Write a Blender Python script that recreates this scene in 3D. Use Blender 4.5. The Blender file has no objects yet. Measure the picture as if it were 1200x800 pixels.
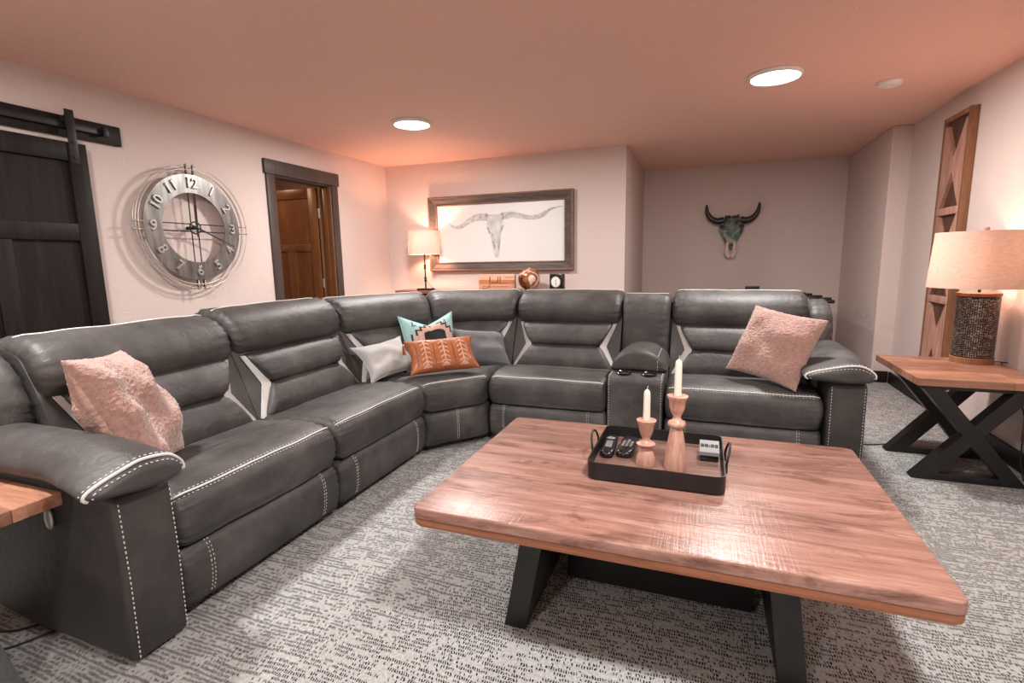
import bpy, bmesh, math, random
from mathutils import Vector, Matrix, noise
random.seed(7)
C = bpy.context.scene.collection
SC = bpy.context.scene
R = math.radians
PI = math.pi

# ------------------------------------------------------------------ camera, world, light, exposure
cam_d = bpy.data.cameras.new('camera'); cam = bpy.data.objects.new('camera', cam_d); C.objects.link(cam)
cam_d.sensor_width = 36; cam_d.lens = 600 / 1200 * 36; cam_d.clip_start = 0.02
_pan, _pit, _rol = R(20.37), R(8.97), R(-0.96)
_f = Vector((-math.sin(_pan) * math.cos(_pit), math.cos(_pan) * math.cos(_pit), -math.sin(_pit)))
_r = Vector((math.cos(_pan), math.sin(_pan), 0)); _u = _r.cross(_f)
_r2 = math.cos(_rol) * _r + math.sin(_rol) * _u; _u2 = -math.sin(_rol) * _r + math.cos(_rol) * _u
cam.matrix_world = Matrix(((_r2.x, _u2.x, -_f.x, 0), (_r2.y, _u2.y, -_f.y, 0), (_r2.z, _u2.z, -_f.z, 1.26), (0, 0, 0, 1)))
SC.camera = cam
SC.view_settings.view_transform = 'Standard'; SC.view_settings.look = 'None'
SC.view_settings.gamma = 1; SC.view_settings.use_curve_mapping = False
SC.view_settings.exposure = 0.30
W = bpy.data.worlds.new('world'); SC.world = W; W.use_nodes = True
W.node_tree.nodes['Background'].inputs[0].default_value = (0.9, 0.85, 0.8, 1)
W.node_tree.nodes['Background'].inputs[1].default_value = 0.02
DISK_W = 46.0          # watts of one ceiling disk light
LED_COL = (1.0, 0.965, 0.93)
LAMP_COL = (1.0, 0.53, 0.36)
LAMP_LEFT_W, LAMP_RIGHT_W, HALL_W = 24.0, 7.5, 5.0

# ------------------------------------------------------------------ materials
def nt(name):
    m = bpy.data.materials.new(name); m.use_nodes = True
    t = m.node_tree; b = t.nodes['Principled BSDF']
    return m, t, b
def node(t, typ, **kw):
    n = t.nodes.new(typ)
    for k, v in kw.items():
        if k.startswith('i_'):
            n.inputs[k[2:].replace('_', ' ')].default_value = v
        else: setattr(n, k, v)
    return n
def lk(t, a, b): t.links.new(a, b)
def coords(t, scale=(1, 1, 1), rnd=False):
    tc = node(t, 'ShaderNodeTexCoord'); mp = node(t, 'ShaderNodeMapping')
    mp.inputs['Scale'].default_value = scale
    if rnd:
        oi = node(t, 'ShaderNodeObjectInfo'); ml = node(t, 'ShaderNodeMath', operation='MULTIPLY'); ml.inputs[1].default_value = 17.3
        lk(t, oi.outputs['Random'], ml.inputs[0]); cb = node(t, 'ShaderNodeCombineXYZ')
        for i in range(3): lk(t, ml.outputs[0], cb.inputs[i])
        lk(t, cb.outputs[0], mp.inputs['Location'])
    lk(t, tc.outputs['Object'], mp.inputs['Vector'])
    return mp.outputs[0]
def ramp(t, fac, stops):
    r = node(t, 'ShaderNodeValToRGB'); e = r.color_ramp.elements
    while len(e) < len(stops): e.new(0.5)
    for el, (p, c) in zip(e, stops): el.position = p; el.color = (*c, 1)
    lk(t, fac, r.inputs[0]); return r.outputs[0]
def bump(t, b, h, strength=0.3, dist=0.01):
    n = node(t, 'ShaderNodeBump'); n.inputs['Strength'].default_value = strength; n.inputs['Distance'].default_value = dist
    lk(t, h, n.inputs['Height']); lk(t, n.outputs[0], b.inputs['Normal'])
def mat(name, col, rough=0.5, metal=0.0, col2=None, scale=8.0, bs=0.0, bscale=60.0, bdist=0.004, emit=None, es=0, stretch=(1, 1, 1), coat=0, sheen=0):
    m, t, b = nt(name)
    b.inputs['Base Color'].default_value = (*col, 1); b.inputs['Roughness'].default_value = rough; b.inputs['Metallic'].default_value = metal
    if coat: b.inputs['Coat Weight'].default_value = coat; b.inputs['Coat Roughness'].default_value = 0.12
    if sheen: b.inputs['Sheen Weight'].default_value = sheen; b.inputs['Sheen Roughness'].default_value = 0.5
    v = coords(t, stretch)
    n = node(t, 'ShaderNodeTexNoise', i_Scale=scale, i_Detail=4.0); lk(t, v, n.inputs['Vector'])
    c2 = col2 or tuple(x * 0.9 for x in col)
    lk(t, ramp(t, n.outputs[0], [(0.35, col), (0.7, c2)]), b.inputs['Base Color'])
    if bs:
        n2 = node(t, 'ShaderNodeTexNoise', i_Scale=bscale, i_Detail=3.0); lk(t, v, n2.inputs['Vector'])
        bump(t, b, n2.outputs[0], bs, bdist)
    if emit: b.inputs['Emission Color'].default_value = (*emit, 1); b.inputs['Emission Strength'].default_value = es
    return m
def wood(name, cols, axis='x', rough=0.4, bs=0.15, grain=1.0, coat=0.0, var=0.35, saw=0.0, spec=0.5, knots=0):
    m, t, b = nt(name)
    sc = {'x': (0.9, 9, 9), 'y': (9, 0.9, 9), 'z': (9, 9, 0.9)}[axis]
    v = coords(t, tuple(s * grain for s in sc), True)
    n = node(t, 'ShaderNodeTexNoise', i_Scale=1.6, i_Detail=6.0, i_Roughness=0.62, i_Distortion=0.9); lk(t, v, n.inputs['Vector'])
    n2 = node(t, 'ShaderNodeTexNoise', i_Scale=9.0, i_Detail=5.0, i_Roughness=0.7); lk(t, v, n2.inputs['Vector'])
    mx = node(t, 'ShaderNodeMix', data_type='FLOAT'); mx.inputs[0].default_value = 0.35
    lk(t, n.outputs[0], mx.inputs[2]); lk(t, n2.outputs[0], mx.inputs[3])
    c = ramp(t, mx.outputs[0], [(0.30, cols[0]), (0.50, cols[1]), (0.68, cols[2])])
    if knots:
        v4 = coords(t, {'x': (1.3, 4, 4), 'y': (4, 1.3, 4), 'z': (4, 4, 1.3)}[axis], True)
        n4 = node(t, 'ShaderNodeTexNoise', i_Scale=1.7, i_Detail=5.0, i_Roughness=0.7, i_Distortion=1.4); lk(t, v4, n4.inputs['Vector'])
        k = ramp(t, n4.outputs[0], [(0.53, (1, 1, 1)), (0.61, (0.68, 0.62, 0.60)), (0.70, (0.34, 0.28, 0.26))])
        mk = node(t, 'ShaderNodeMix', data_type='RGBA', blend_type='MULTIPLY'); mk.inputs[0].default_value = knots; lk(t, c, mk.inputs[6]); lk(t, k, mk.inputs[7]); c = mk.outputs[2]
    oi = node(t, 'ShaderNodeObjectInfo'); mr = node(t, 'ShaderNodeMapRange')
    mr.inputs['To Min'].default_value = 1 - var * 0.5; mr.inputs['To Max'].default_value = 1 + var * 0.5
    lk(t, oi.outputs['Random'], mr.inputs['Value'])
    hv = node(t, 'ShaderNodeHueSaturation'); lk(t, c, hv.inputs['Color']); lk(t, mr.outputs[0], hv.inputs['Value'])
    lk(t, hv.outputs[0], b.inputs['Base Color'])
    h = n2.outputs[0]
    if saw:   # saw marks across the grain
        v2 = coords(t, {'x': (120, 5, 5), 'y': (5, 120, 5), 'z': (5, 5, 120)}[axis], True)
        n3 = node(t, 'ShaderNodeTexNoise', i_Scale=1.0, i_Detail=2.0); lk(t, v2, n3.inputs['Vector'])
        a = node(t, 'ShaderNodeMath', operation='MULTIPLY_ADD'); a.inputs[1].default_value = saw; lk(t, n3.outputs[0], a.inputs[0]); lk(t, n2.outputs[0], a.inputs[2]); h = a.outputs[0]
    bump(t, b, h, bs, 0.004)
    b.inputs['Roughness'].default_value = rough; b.inputs['Specular IOR Level'].default_value = spec
    if coat: b.inputs['Coat Weight'].default_value = coat; b.inputs['Coat Roughness'].default_value = 0.2
    return m
def leather(name, c1, c2, c3):
    m, t, b = nt(name); v = coords(t)
    n = node(t, 'ShaderNodeTexNoise', i_Scale=4.5, i_Detail=7.0, i_Roughness=0.65); lk(t, v, n.inputs['Vector'])
    lk(t, ramp(t, n.outputs[0], [(0.32, c1), (0.5, c2), (0.70, c3)]), b.inputs['Base Color'])
    vo = node(t, 'ShaderNodeTexVoronoi', i_Scale=420.0); lk(t, v, vo.inputs['Vector'])
    n2 = node(t, 'ShaderNodeTexNoise', i_Scale=16.0, i_Detail=4.0, i_Distortion=1.2); lk(t, v, n2.inputs['Vector'])
    a = node(t, 'ShaderNodeMath', operation='MULTIPLY_ADD'); a.inputs[1].default_value = 0.05; lk(t, vo.outputs[0], a.inputs[0]); lk(t, n2.outputs[0], a.inputs[2])
    bump(t, b, a.outputs[0], 0.30, 0.012)
    r = node(t, 'ShaderNodeMapRange'); r.inputs['To Min'].default_value = 0.46; r.inputs['To Max'].default_value = 0.60
    lk(t, n.outputs[0], r.inputs[0]); lk(t, r.outputs[0], b.inputs['Roughness'])
    return m
def carpet():
    m, t, b = nt('carpet_loop'); tc = node(t, 'ShaderNodeTexCoord')
    def M(op, a, c=None, d=None):
        n = node(t, 'ShaderNodeMath', operation=op)
        for i, x in enumerate((a, c, d)):
            if x is None: continue
            if isinstance(x, (int, float)): n.inputs[i].default_value = x
            else: lk(t, x, n.inputs[i])
        return n.outputs[0]
    def noisev(scale, detail, vec, rough=0.5):
        n = node(t, 'ShaderNodeTexNoise', i_Scale=scale, i_Detail=detail, i_Roughness=rough); lk(t, vec, n.inputs['Vector']); return n
    P = tc.outputs['Object']
    wob = noisev(3.0, 1.0, P); fine = noisev(90.0, 2.0, P)
    w1 = node(t, 'ShaderNodeVectorMath', operation='MULTIPLY_ADD'); w1.inputs[1].default_value = (0.02, 0.05, 0); lk(t, wob.outputs['Color'], w1.inputs[0]); lk(t, P, w1.inputs[2])
    w2 = node(t, 'ShaderNodeVectorMath', operation='MULTIPLY_ADD'); w2.inputs[1].default_value = (0.012, 0.014, 0); lk(t, fine.outputs['Color'], w2.inputs[0]); lk(t, w1.outputs[0], w2.inputs[2])
    sp = node(t, 'ShaderNodeSeparateXYZ'); lk(t, w2.outputs[0], sp.inputs[0])
    yr = M('DIVIDE', sp.outputs[1], 0.0165); row = M('FLOOR', yr); fy = M('FRACT', yr)
    rn = node(t, 'ShaderNodeTexWhiteNoise', noise_dimensions='1D'); lk(t, row, rn.inputs['W'])
    xr = M('ADD', M('MULTIPLY_ADD', fy, 0.35, M('DIVIDE', sp.outputs[0], 0.0082)), M('MULTIPLY', rn.outputs['Value'], 7.0)); fx = M('FRACT', xr); colx = M('FLOOR', xr)
    cb = node(t, 'ShaderNodeCombineXYZ'); lk(t, colx, cb.inputs[0]); lk(t, row, cb.inputs[1])
    wn = node(t, 'ShaderNodeTexWhiteNoise', noise_dimensions='2D'); lk(t, cb.outputs[0], wn.inputs['Vector'])
    c2 = node(t, 'ShaderNodeCombineXYZ'); lk(t, M('MULTIPLY', colx, 0.075), c2.inputs[0]); lk(t, M('MULTIPLY', row, 0.75), c2.inputs[1])
    st = noisev(1.0, 2.0, c2.outputs[0]); big = noisev(1.6, 2.0, P)
    thr = M('ADD', M('MULTIPLY_ADD', st.outputs[0], 4.2, -1.50), M('MULTIPLY_ADD', big.outputs[0], 1.2, -0.52))
    dark = M('LESS_THAN', wn.outputs['Value'], thr)
    inx = M('MULTIPLY', M('GREATER_THAN', fx, 0.26), M('LESS_THAN', fx, 0.80)); iny = M('MULTIPLY', M('GREATER_THAN', fy, 0.10), M('LESS_THAN', fy, M('MULTIPLY_ADD', wn.outputs['Value'], 0.3, 0.62)))
    fac = M('MULTIPLY', dark, M('MULTIPLY', inx, iny))
    mx = node(t, 'ShaderNodeMix', data_type='RGBA'); lk(t, fac, mx.inputs[0])
    lk(t, ramp(t, fine.outputs[0], [(0.3, (0.32, 0.32, 0.312)), (0.65, (0.47, 0.47, 0.46))]), mx.inputs[6]); mx.inputs[7].default_value = (0.030, 0.026, 0.025, 1)
    lk(t, mx.outputs[2], b.inputs['Base Color']); b.inputs['Roughness'].default_value = 0.95; b.inputs['Specular IOR Level'].default_value = 0.1
    bump(t, b, M('MULTIPLY_ADD', fac, -0.6, fine.outputs[0]), 0.55, 0.006)
    return m
def paint(name, c, scale=42, strength=0.2):
    m, t, b = nt(name); v = coords(t)
    b.inputs['Base Color'].default_value = (*c, 1); b.inputs['Roughness'].default_value = 0.62
    n = node(t, 'ShaderNodeTexNoise', i_Scale=float(scale), i_Detail=3.0, i_Distortion=0.4); lk(t, v, n.inputs['Vector'])
    g = node(t, 'ShaderNodeMapRange'); g.inputs['From Min'].default_value = 0.42; g.inputs['From Max'].default_value = 0.6; lk(t, n.outputs[0], g.inputs[0])
    bump(t, b, g.outputs[0], strength, 0.004); return m
def fabric_shade(name, col, tr=0.5):
    m, t, b = nt(name); b.inputs['Base Color'].default_value = (*col, 1); b.inputs['Roughness'].default_value = 0.9
    v = coords(t, (30, 30, 220)); n = node(t, 'ShaderNodeTexNoise', i_Scale=1.5, i_Detail=3.0); lk(t, v, n.inputs['Vector'])
    c = ramp(t, n.outputs[0], [(0.3, tuple(x * 0.8 for x in col)), (0.6, col)]); lk(t, c, b.inputs['Base Color'])
    tl = node(t, 'ShaderNodeBsdfTranslucent'); lk(t, c, tl.inputs[0]); mx = node(t, 'ShaderNodeMixShader'); mx.inputs[0].default_value = tr
    lk(t, b.outputs[0], mx.inputs[1]); lk(t, tl.outputs[0], mx.inputs[2]); lk(t, mx.outputs[0], t.nodes['Material Output'].inputs[0]); return m

M = {}
M['wall'] = paint('greige_wall_paint', (0.70, 0.585, 0.545), 40, 0.22)
M['ceil'] = paint('textured_ceiling_paint_warm_bounce', (0.90, 0.56, 0.455), 30, 0.5)  # salmon hue puts warm bounced lamplight into the ceiling colour
M['carpet'] = carpet()
M['leather'] = leather('charcoal_leather', (0.034, 0.0315, 0.031), (0.058, 0.0545, 0.053), (0.100, 0.093, 0.089))
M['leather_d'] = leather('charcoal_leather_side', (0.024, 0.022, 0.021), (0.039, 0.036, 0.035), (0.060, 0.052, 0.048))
M['inlay'] = mat('pale_grey_inlay_leather', (0.56, 0.54, 0.52), 0.5, bs=0.1, bscale=200)
M['thread'] = mat('white_thread', (0.72, 0.70, 0.67), 0.7)
M['table'] = wood('coffee_table_wood', [(0.15, 0.070, 0.053), (0.305, 0.155, 0.120), (0.44, 0.275, 0.228)], 'x', 0.27, 0.24, 1.25, 0.0, 0.22, 0.8, 0.5, 0.9)
M['table_edge'] = wood('coffee_table_edge_wood', [(0.20, 0.065, 0.03), (0.38, 0.15, 0.075), (0.5, 0.22, 0.12)], 'x', 0.35, 0.15, 1.0, 0, 0.2)
M['endwood'] = wood('end_table_wood', [(0.20, 0.085, 0.05), (0.36, 0.17, 0.105), (0.48, 0.265, 0.18)], 'x', 0.38, 0.15, 1.2, 0, 0.6, 0, 0.5, 0.6)
M['black'] = mat('black_painted_steel', (0.007, 0.007, 0.0075), 0.42, 0.0, (0.013, 0.013, 0.0135), 14, 0.1, 90)
M['espresso'] = wood('espresso_stained_wood', [(0.006, 0.005, 0.0045), (0.013, 0.0098, 0.009), (0.024, 0.017, 0.015)], 'z', 0.5, 0.10, 1.2, 0, 0.15, 0, 0.22)
M['casing'] = wood('dark_casing_wood', [(0.035, 0.024, 0.020), (0.06, 0.042, 0.036), (0.085, 0.060, 0.052)], 'z', 0.45, 0.1, 1.2, 0, 0.15)
M['doorwood'] = wood('stained_alder_door', [(0.085, 0.030, 0.010), (0.16, 0.060, 0.020), (0.25, 0.10, 0.035)], 'z', 0.35, 0.1, 0.8, 0, 0.15)
M['panelwood'] = wood('rustic_panel_wood', [(0.05, 0.02, 0.012), (0.12, 0.05, 0.03), (0.22, 0.10, 0.065)], 'z', 0.6, 0.4, 1.4, 0, 0.5)
M['panelpale'] = wood('rustic_pale_wood', [(0.24, 0.11, 0.075), (0.42, 0.22, 0.16), (0.56, 0.34, 0.26)], 'z', 0.6, 0.4, 1.4, 0, 0.4)
M['panelframe'] = wood('rustic_frame_wood', [(0.13, 0.05, 0.025), (0.24, 0.105, 0.05), (0.33, 0.16, 0.085)], 'z', 0.55, 0.3, 1.3, 0, 0.3)
M['frame'] = wood('weathered_frame_wood', [(0.035, 0.026, 0.022), (0.09, 0.068, 0.058), (0.17, 0.125, 0.105)], 'x', 0.6, 0.4, 1.6, 0, 0.2)
M['framelip'] = wood('frame_lip_wood', [(0.12, 0.055, 0.035), (0.22, 0.115, 0.08), (0.32, 0.19, 0.14)], 'x', 0.6, 0.3, 1.6, 0, 0.2)
M['paper'] = mat('white_art_paper', (0.80, 0.80, 0.78), 0.35, col2=(0.77, 0.775, 0.76), scale=3)
M['pencil'] = mat('pencil_grey', (0.42, 0.43, 0.42), 0.8, col2=(0.70, 0.71, 0.70), scale=26)
M['pencil3'] = mat('pencil_light', (0.50, 0.51, 0.50), 0.8, col2=(0.76, 0.765, 0.75), scale=11)
M['pencil2'] = mat('pencil_dark', (0.20, 0.21, 0.21), 0.8, col2=(0.5, 0.5, 0.5), scale=40)
M['steel'] = mat('brushed_clock_steel', (0.33, 0.315, 0.30), 0.38, 0.9, (0.16, 0.152, 0.145), 5, 0.08, 80, stretch=(1, 6, 1))
M['wire'] = mat('pewter_wire', (0.62, 0.57, 0.53), 0.35, 0.6)
M['fret'] = mat('antiqued_fretwork_metal', (0.40, 0.34, 0.30), 0.35, 0.75, (0.16, 0.13, 0.115), 45)
M['numeral'] = mat('pewter_numeral', (0.50, 0.47, 0.45), 0.4, 0.7)
M['dkmetal'] = mat('dark_bronze_metal', (0.03, 0.024, 0.02), 0.4, 0.6)
M['white'] = mat('white_plastic', (0.88, 0.84, 0.80), 0.4)
M['diff'] = mat('glowing_diffuser', (0.9, 0.9, 0.9), 0.5, emit=LED_COL, es=9.0)
M['shade'] = fabric_shade('linen_lamp_shade', (0.80, 0.66, 0.57), 0.4)
M['shade2'] = fabric_shade('white_lamp_shade', (0.74, 0.67, 0.62), 0.30)
M['bulb'] = mat('lit_bulb', (1, 0.9, 0.8), 0.5, emit=(1.0, 0.72, 0.48), es=14)
M['pinkfur'] = mat('pink_sherpa', (0.47, 0.275, 0.23), 0.95, col2=(0.35, 0.195, 0.16), scale=60, bs=0.7, bscale=230, bdist=0.008, sheen=0.6)
M['satin'] = mat('pink_satin', (0.70, 0.47, 0.40), 0.4, bs=0.5, bscale=9, bdist=0.05, stretch=(1, 3, 1))
M['greyvelvet'] = mat('pale_grey_velvet', (0.43, 0.42, 0.405), 0.85, col2=(0.36, 0.35, 0.34), scale=5, bs=0.25, bscale=150, sheen=0.5)
M['darkvelvet'] = mat('slate_velvet', (0.085, 0.088, 0.095), 0.8, col2=(0.125, 0.13, 0.138), scale=5, bs=0.25, bscale=150, sheen=0.4)
M['aqua'] = mat('aqua_cotton', (0.33, 0.56, 0.56), 0.85, col2=(0.40, 0.62, 0.61), scale=40, bs=0.4, bscale=240)
M['blush'] = mat('blush_weave', (0.64, 0.43, 0.36), 0.9, bs=0.4, bscale=240)
M['maroon'] = mat('maroon_weave', (0.085, 0.028, 0.022), 0.9, bs=0.4, bscale=240)
M['blackwv'] = mat('black_weave', (0.018, 0.018, 0.018), 0.9, bs=0.4, bscale=240)
M['tan'] = mat('tan_leather', (0.40, 0.125, 0.04), 0.42, col2=(0.29, 0.080, 0.026), scale=14, bs=0.25, bscale=60)
M['tanpale'] = mat('worn_pale_pattern', (0.62, 0.36, 0.24), 0.5, col2=(0.48, 0.22, 0.12), scale=45)
M['tandark'] = mat('tan_seam', (0.19, 0.05, 0.018), 0.5)
M['pinewood'] = wood('turned_pine', [(0.36, 0.175, 0.125), (0.55, 0.31, 0.235), (0.68, 0.43, 0.345)], 'z', 0.35, 0.1, 4.0, 0.0, 0.1)
M['wax'] = mat('cream_wax', (0.80, 0.75, 0.65), 0.45)
M['traywood'] = wood('tray_base_wood', [(0.12, 0.06, 0.045), (0.22, 0.125, 0.10), (0.32, 0.20, 0.165)], 'x', 0.25, 0.1, 1.0, 0, 0.1)
M['plastic'] = mat('black_gloss_plastic', (0.012, 0.012, 0.013), 0.22)
M['button'] = mat('grey_rubber_button', (0.20, 0.205, 0.21), 0.4)
M['lcd'] = mat('grey_display', (0.22, 0.225, 0.225), 0.5)
M['ink'] = mat('dark_ink', (0.02, 0.02, 0.02), 0.6)
M['sign'] = wood('sign_wood', [(0.56, 0.24, 0.14), (0.70, 0.35, 0.23), (0.78, 0.45, 0.33)], 'x', 0.5, 0.1, 0.6, 0, 0.1)
M['signstripe'] = wood('sign_stripe_wood', [(0.42, 0.14, 0.04), (0.55, 0.21, 0.075), (0.64, 0.28, 0.12)], 'x', 0.5, 0.1, 1, 0, 0.1)
M['signink'] = mat('burnt_letter', (0.20, 0.055, 0.02), 0.7)
M['horn'] = mat('black_horn', (0.012, 0.010, 0.009), 0.35, col2=(0.04, 0.028, 0.02), scale=20)
M['tooth'] = mat('bare_bone', (0.80, 0.64, 0.57), 0.6, bs=0.3, bscale=80)
M['brass'] = mat('handle_silver', (0.55, 0.50, 0.46), 0.35, 0.7)
M['foosblack'] = mat('foos_black', (0.012, 0.012, 0.012), 0.4)
M['felt'] = mat('green_pitch', (0.03, 0.12, 0.04), 0.7)
M['chrome'] = mat('chrome_rod', (0.7, 0.7, 0.7), 0.15, 1.0)
def ball_mat():
    m, t, b = nt('marbled_ball'); v = coords(t)
    n = node(t, 'ShaderNodeTexNoise', i_Scale=7.0, i_Detail=5.0, i_Distortion=1.5); lk(t, v, n.inputs['Vector'])
    lk(t, ramp(t, n.outputs[0], [(0.36, (0.05, 0.012, 0.005)), (0.47, (0.30, 0.10, 0.03)), (0.555, (0.36, 0.14, 0.05)), (0.58, (0.74, 0.55, 0.50))]), b.inputs['Base Color'])
    b.inputs['Roughness'].default_value = 0.22; return m
M['ball'] = ball_mat()
def skull_mat():
    m, t, b = nt('patina_skull'); v = coords(t)
    n = node(t, 'ShaderNodeTexNoise', i_Scale=9.0, i_Detail=5.0, i_Distortion=0.8); lk(t, v, n.inputs['Vector'])
    lk(t, ramp(t, n.outputs[0], [(0.36, (0.045, 0.032, 0.025)), (0.46, (0.14, 0.14, 0.12)), (0.53, (0.11, 0.27, 0.23)), (0.63, (0.50, 0.42, 0.38))]), b.inputs['Base Color'])
    b.inputs['Roughness'].default_value = 0.4; bump(t, b, n.outputs[0], 0.3, 0.02); return m
M['skull'] = skull_mat()

# ------------------------------------------------------------------ object helpers
def link(name, me, m=None, parent=None):
    o = bpy.data.objects.new(name, me); C.objects.link(o)
    if m is not None and me is not None and not me.materials: me.materials.append(m)
    if parent is not None:
        o.parent = parent; o.matrix_parent_inverse = WM[parent.name].inverted()
        WM[o.name] = Matrix.Identity(4)
    else: WM[o.name] = Matrix.Identity(4)
    return o
WM = {}
def obj(name, bm, m, parent=None, smooth=False, sharp=None):
    bmesh.ops.recalc_face_normals(bm, faces=bm.faces)
    me = bpy.data.meshes.new(name); bm.to_mesh(me); bm.free()
    if smooth:
        for p in me.polygons: p.use_smooth = True
        if sharp: me.set_sharp_from_angle(angle=R(sharp))
    return link(name, me, m, parent)
def thing(name, loc, label=None, cat=None, group=None, rz=0):
    o = bpy.data.objects.new(name, None); C.objects.link(o); o.empty_display_size = 0.05
    o.location = loc; o.rotation_euler = (0, 0, rz)
    WM[o.name] = Matrix.Translation(loc) @ Matrix.Rotation(rz, 4, 'Z')
    tag(o, label, cat, group); return o
def tag(o, label=None, cat=None, group=None, kind=None):
    if label: o['label'] = label
    if cat: o['category'] = cat
    if group: o['group'] = group
    if kind: o['kind'] = kind
    return o
def box(bm, x0, x1, y0, y1, z0, z1, bev=0.0, seg=2):
    vs = [bm.verts.new((x, y, z)) for x in (x0, x1) for y in (y0, y1) for z in (z0, z1)]
    fs = [bm.faces.new([vs[i] for i in q]) for q in ((0, 1, 3, 2), (4, 6, 7, 5), (0, 4, 5, 1), (2, 3, 7, 6), (0, 2, 6, 4), (1, 5, 7, 3))]
    if bev:
        es = list({e for f in fs for e in f.edges})
        bmesh.ops.bevel(bm, geom=es, offset=bev, segments=seg, affect='EDGES', profile=0.5)
    return vs
def bx(name, d, m, parent=None, bev=0.0, seg=2):
    bm = bmesh.new(); box(bm, *d, bev=bev, seg=seg); return obj(name, bm, m, parent, smooth=bev > 0, sharp=35)
def beam(bm, a, b, w, h, up=(0, 0, 1), bev=0.0):
    a, b = Vector(a), Vector(b); d = (b - a).normalized(); s = d.cross(Vector(up)).normalized(); u = s.cross(d)
    vs = []
    for p in (a, b):
        for i, j in ((-1, -1), (1, -1), (1, 1), (-1, 1)): vs.append(bm.verts.new(p + s * w / 2 * i + u * h / 2 * j))
    fs = [bm.faces.new([vs[i] for i in q]) for q in ((0, 1, 2, 3), (4, 7, 6, 5), (0, 4, 5, 1), (1, 5, 6, 2), (2, 6, 7, 3), (3, 7, 4, 0))]
    if bev: bmesh.ops.bevel(bm, geom=list({e for f in fs for e in f.edges}), offset=bev, segments=2, affect='EDGES', profile=0.5)
def prism(bm, pts, fn):
    """pts: polygon, fn(p, side) -> 3-D point for side 0/1"""
    a = [bm.verts.new(fn(p, 0)) for p in pts]; b = [bm.verts.new(fn(p, 1)) for p in pts]
    bm.faces.new(a); bm.faces.new(b[::-1]); n = len(pts)
    for i in range(n): bm.faces.new((a[i], b[i], b[(i + 1) % n], a[(i + 1) % n]))
def tube(bm, pts, r, n=6, closed=False):
    pts = [Vector(p) for p in pts]; rings = []; N = len(pts); prev = None
    for i, p in enumerate(pts):
        a = pts[(i - 1) % N] if (closed or i > 0) else p; b = pts[(i + 1) % N] if (closed or i < N - 1) else p
        t = (b - a)
        if t.length < 1e-9: t = Vector((0, 0, 1))
        t.normalize()
        if prev is None: u = t.orthogonal().normalized()
        else:
            u = prev - t * prev.dot(t); u = u.normalized() if u.length > 1e-6 else t.orthogonal().normalized()
        prev = u; w = t.cross(u); rr = r[i] if isinstance(r, (list, tuple)) else r
        rings.append([bm.verts.new(p + (u * math.cos(2 * PI * k / n) + w * math.sin(2 * PI * k / n)) * rr) for k in range(n)])
    for i in range(N if closed else N - 1):
        A, B = rings[i], rings[(i + 1) % N]
        for k in range(n): bm.faces.new((A[k], A[(k + 1) % n], B[(k + 1) % n], B[k]))
    if not closed: bm.faces.new(rings[0][::-1]); bm.faces.new(rings[-1])
def lathe(bm, prof, c, n=32, cap=True):
    cx, cy, cz = c; rings = []
    for r, z in prof: rings.append([bm.verts.new((cx + r * math.cos(2 * PI * k / n), cy + r * math.sin(2 * PI * k / n), cz + z)) for k in range(n)])
    for A, B in zip(rings, rings[1:]):
        for k in range(n): bm.faces.new((A[k], A[(k + 1) % n], B[(k + 1) % n], B[k]))
    if cap: bm.faces.new(rings[0][::-1]); bm.faces.new(rings[-1])
def lt(name, prof, c, m, parent=None, n=32, cap=True, sharp=40):
    bm = bmesh.new(); lathe(bm, prof, c, n, cap); return obj(name, bm, m, parent, True, sharp)
def spline(P, n=6, closed=True):
    out = []; N = len(P)
    for i in range(N if closed else N - 1):
        p0, p1, p2, p3 = (Vector(P[(i + k) % N]) if closed else Vector(P[min(max(i + k, 0), N - 1)]) for k in (-1, 0, 1, 2))
        for j in range(n):
            t = j / n; out.append(0.5 * (2 * p1 + (p2 - p0) * t + (2 * p0 - 5 * p1 + 4 * p2 - p3) * t * t + (3 * p1 - p0 - 3 * p2 + p3) * t ** 3))
    if not closed: out.append(Vector(P[-1]))
    return out
def rpoly(P, r=0.02, n=4):
    out = []; N = len(P)
    for i in range(N):
        a, p, b = Vector(P[i - 1]), Vector(P[i]), Vector(P[(i + 1) % N])
        da, db = a - p, b - p; rr = min(r, da.length * 0.45, db.length * 0.45)
        s, e = p + da.normalized() * rr, p + db.normalized() * rr
        for j in range(n + 1):
            t = j / n; out.append(s * (1 - t) ** 2 + p * 2 * t * (1 - t) + e * t * t)
    return out
def ends(K, w, r, m=6):
    """stations 0..1 with dense steps inside r of both ends"""
    a = [r / w * (1 - math.cos(PI / 2 * i / m)) for i in range(m + 1)]
    mid = [r / w + (1 - 2 * r / w) * i / K for i in range(1, K)]
    return a + mid + [1 - x for x in reversed(a)]
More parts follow.
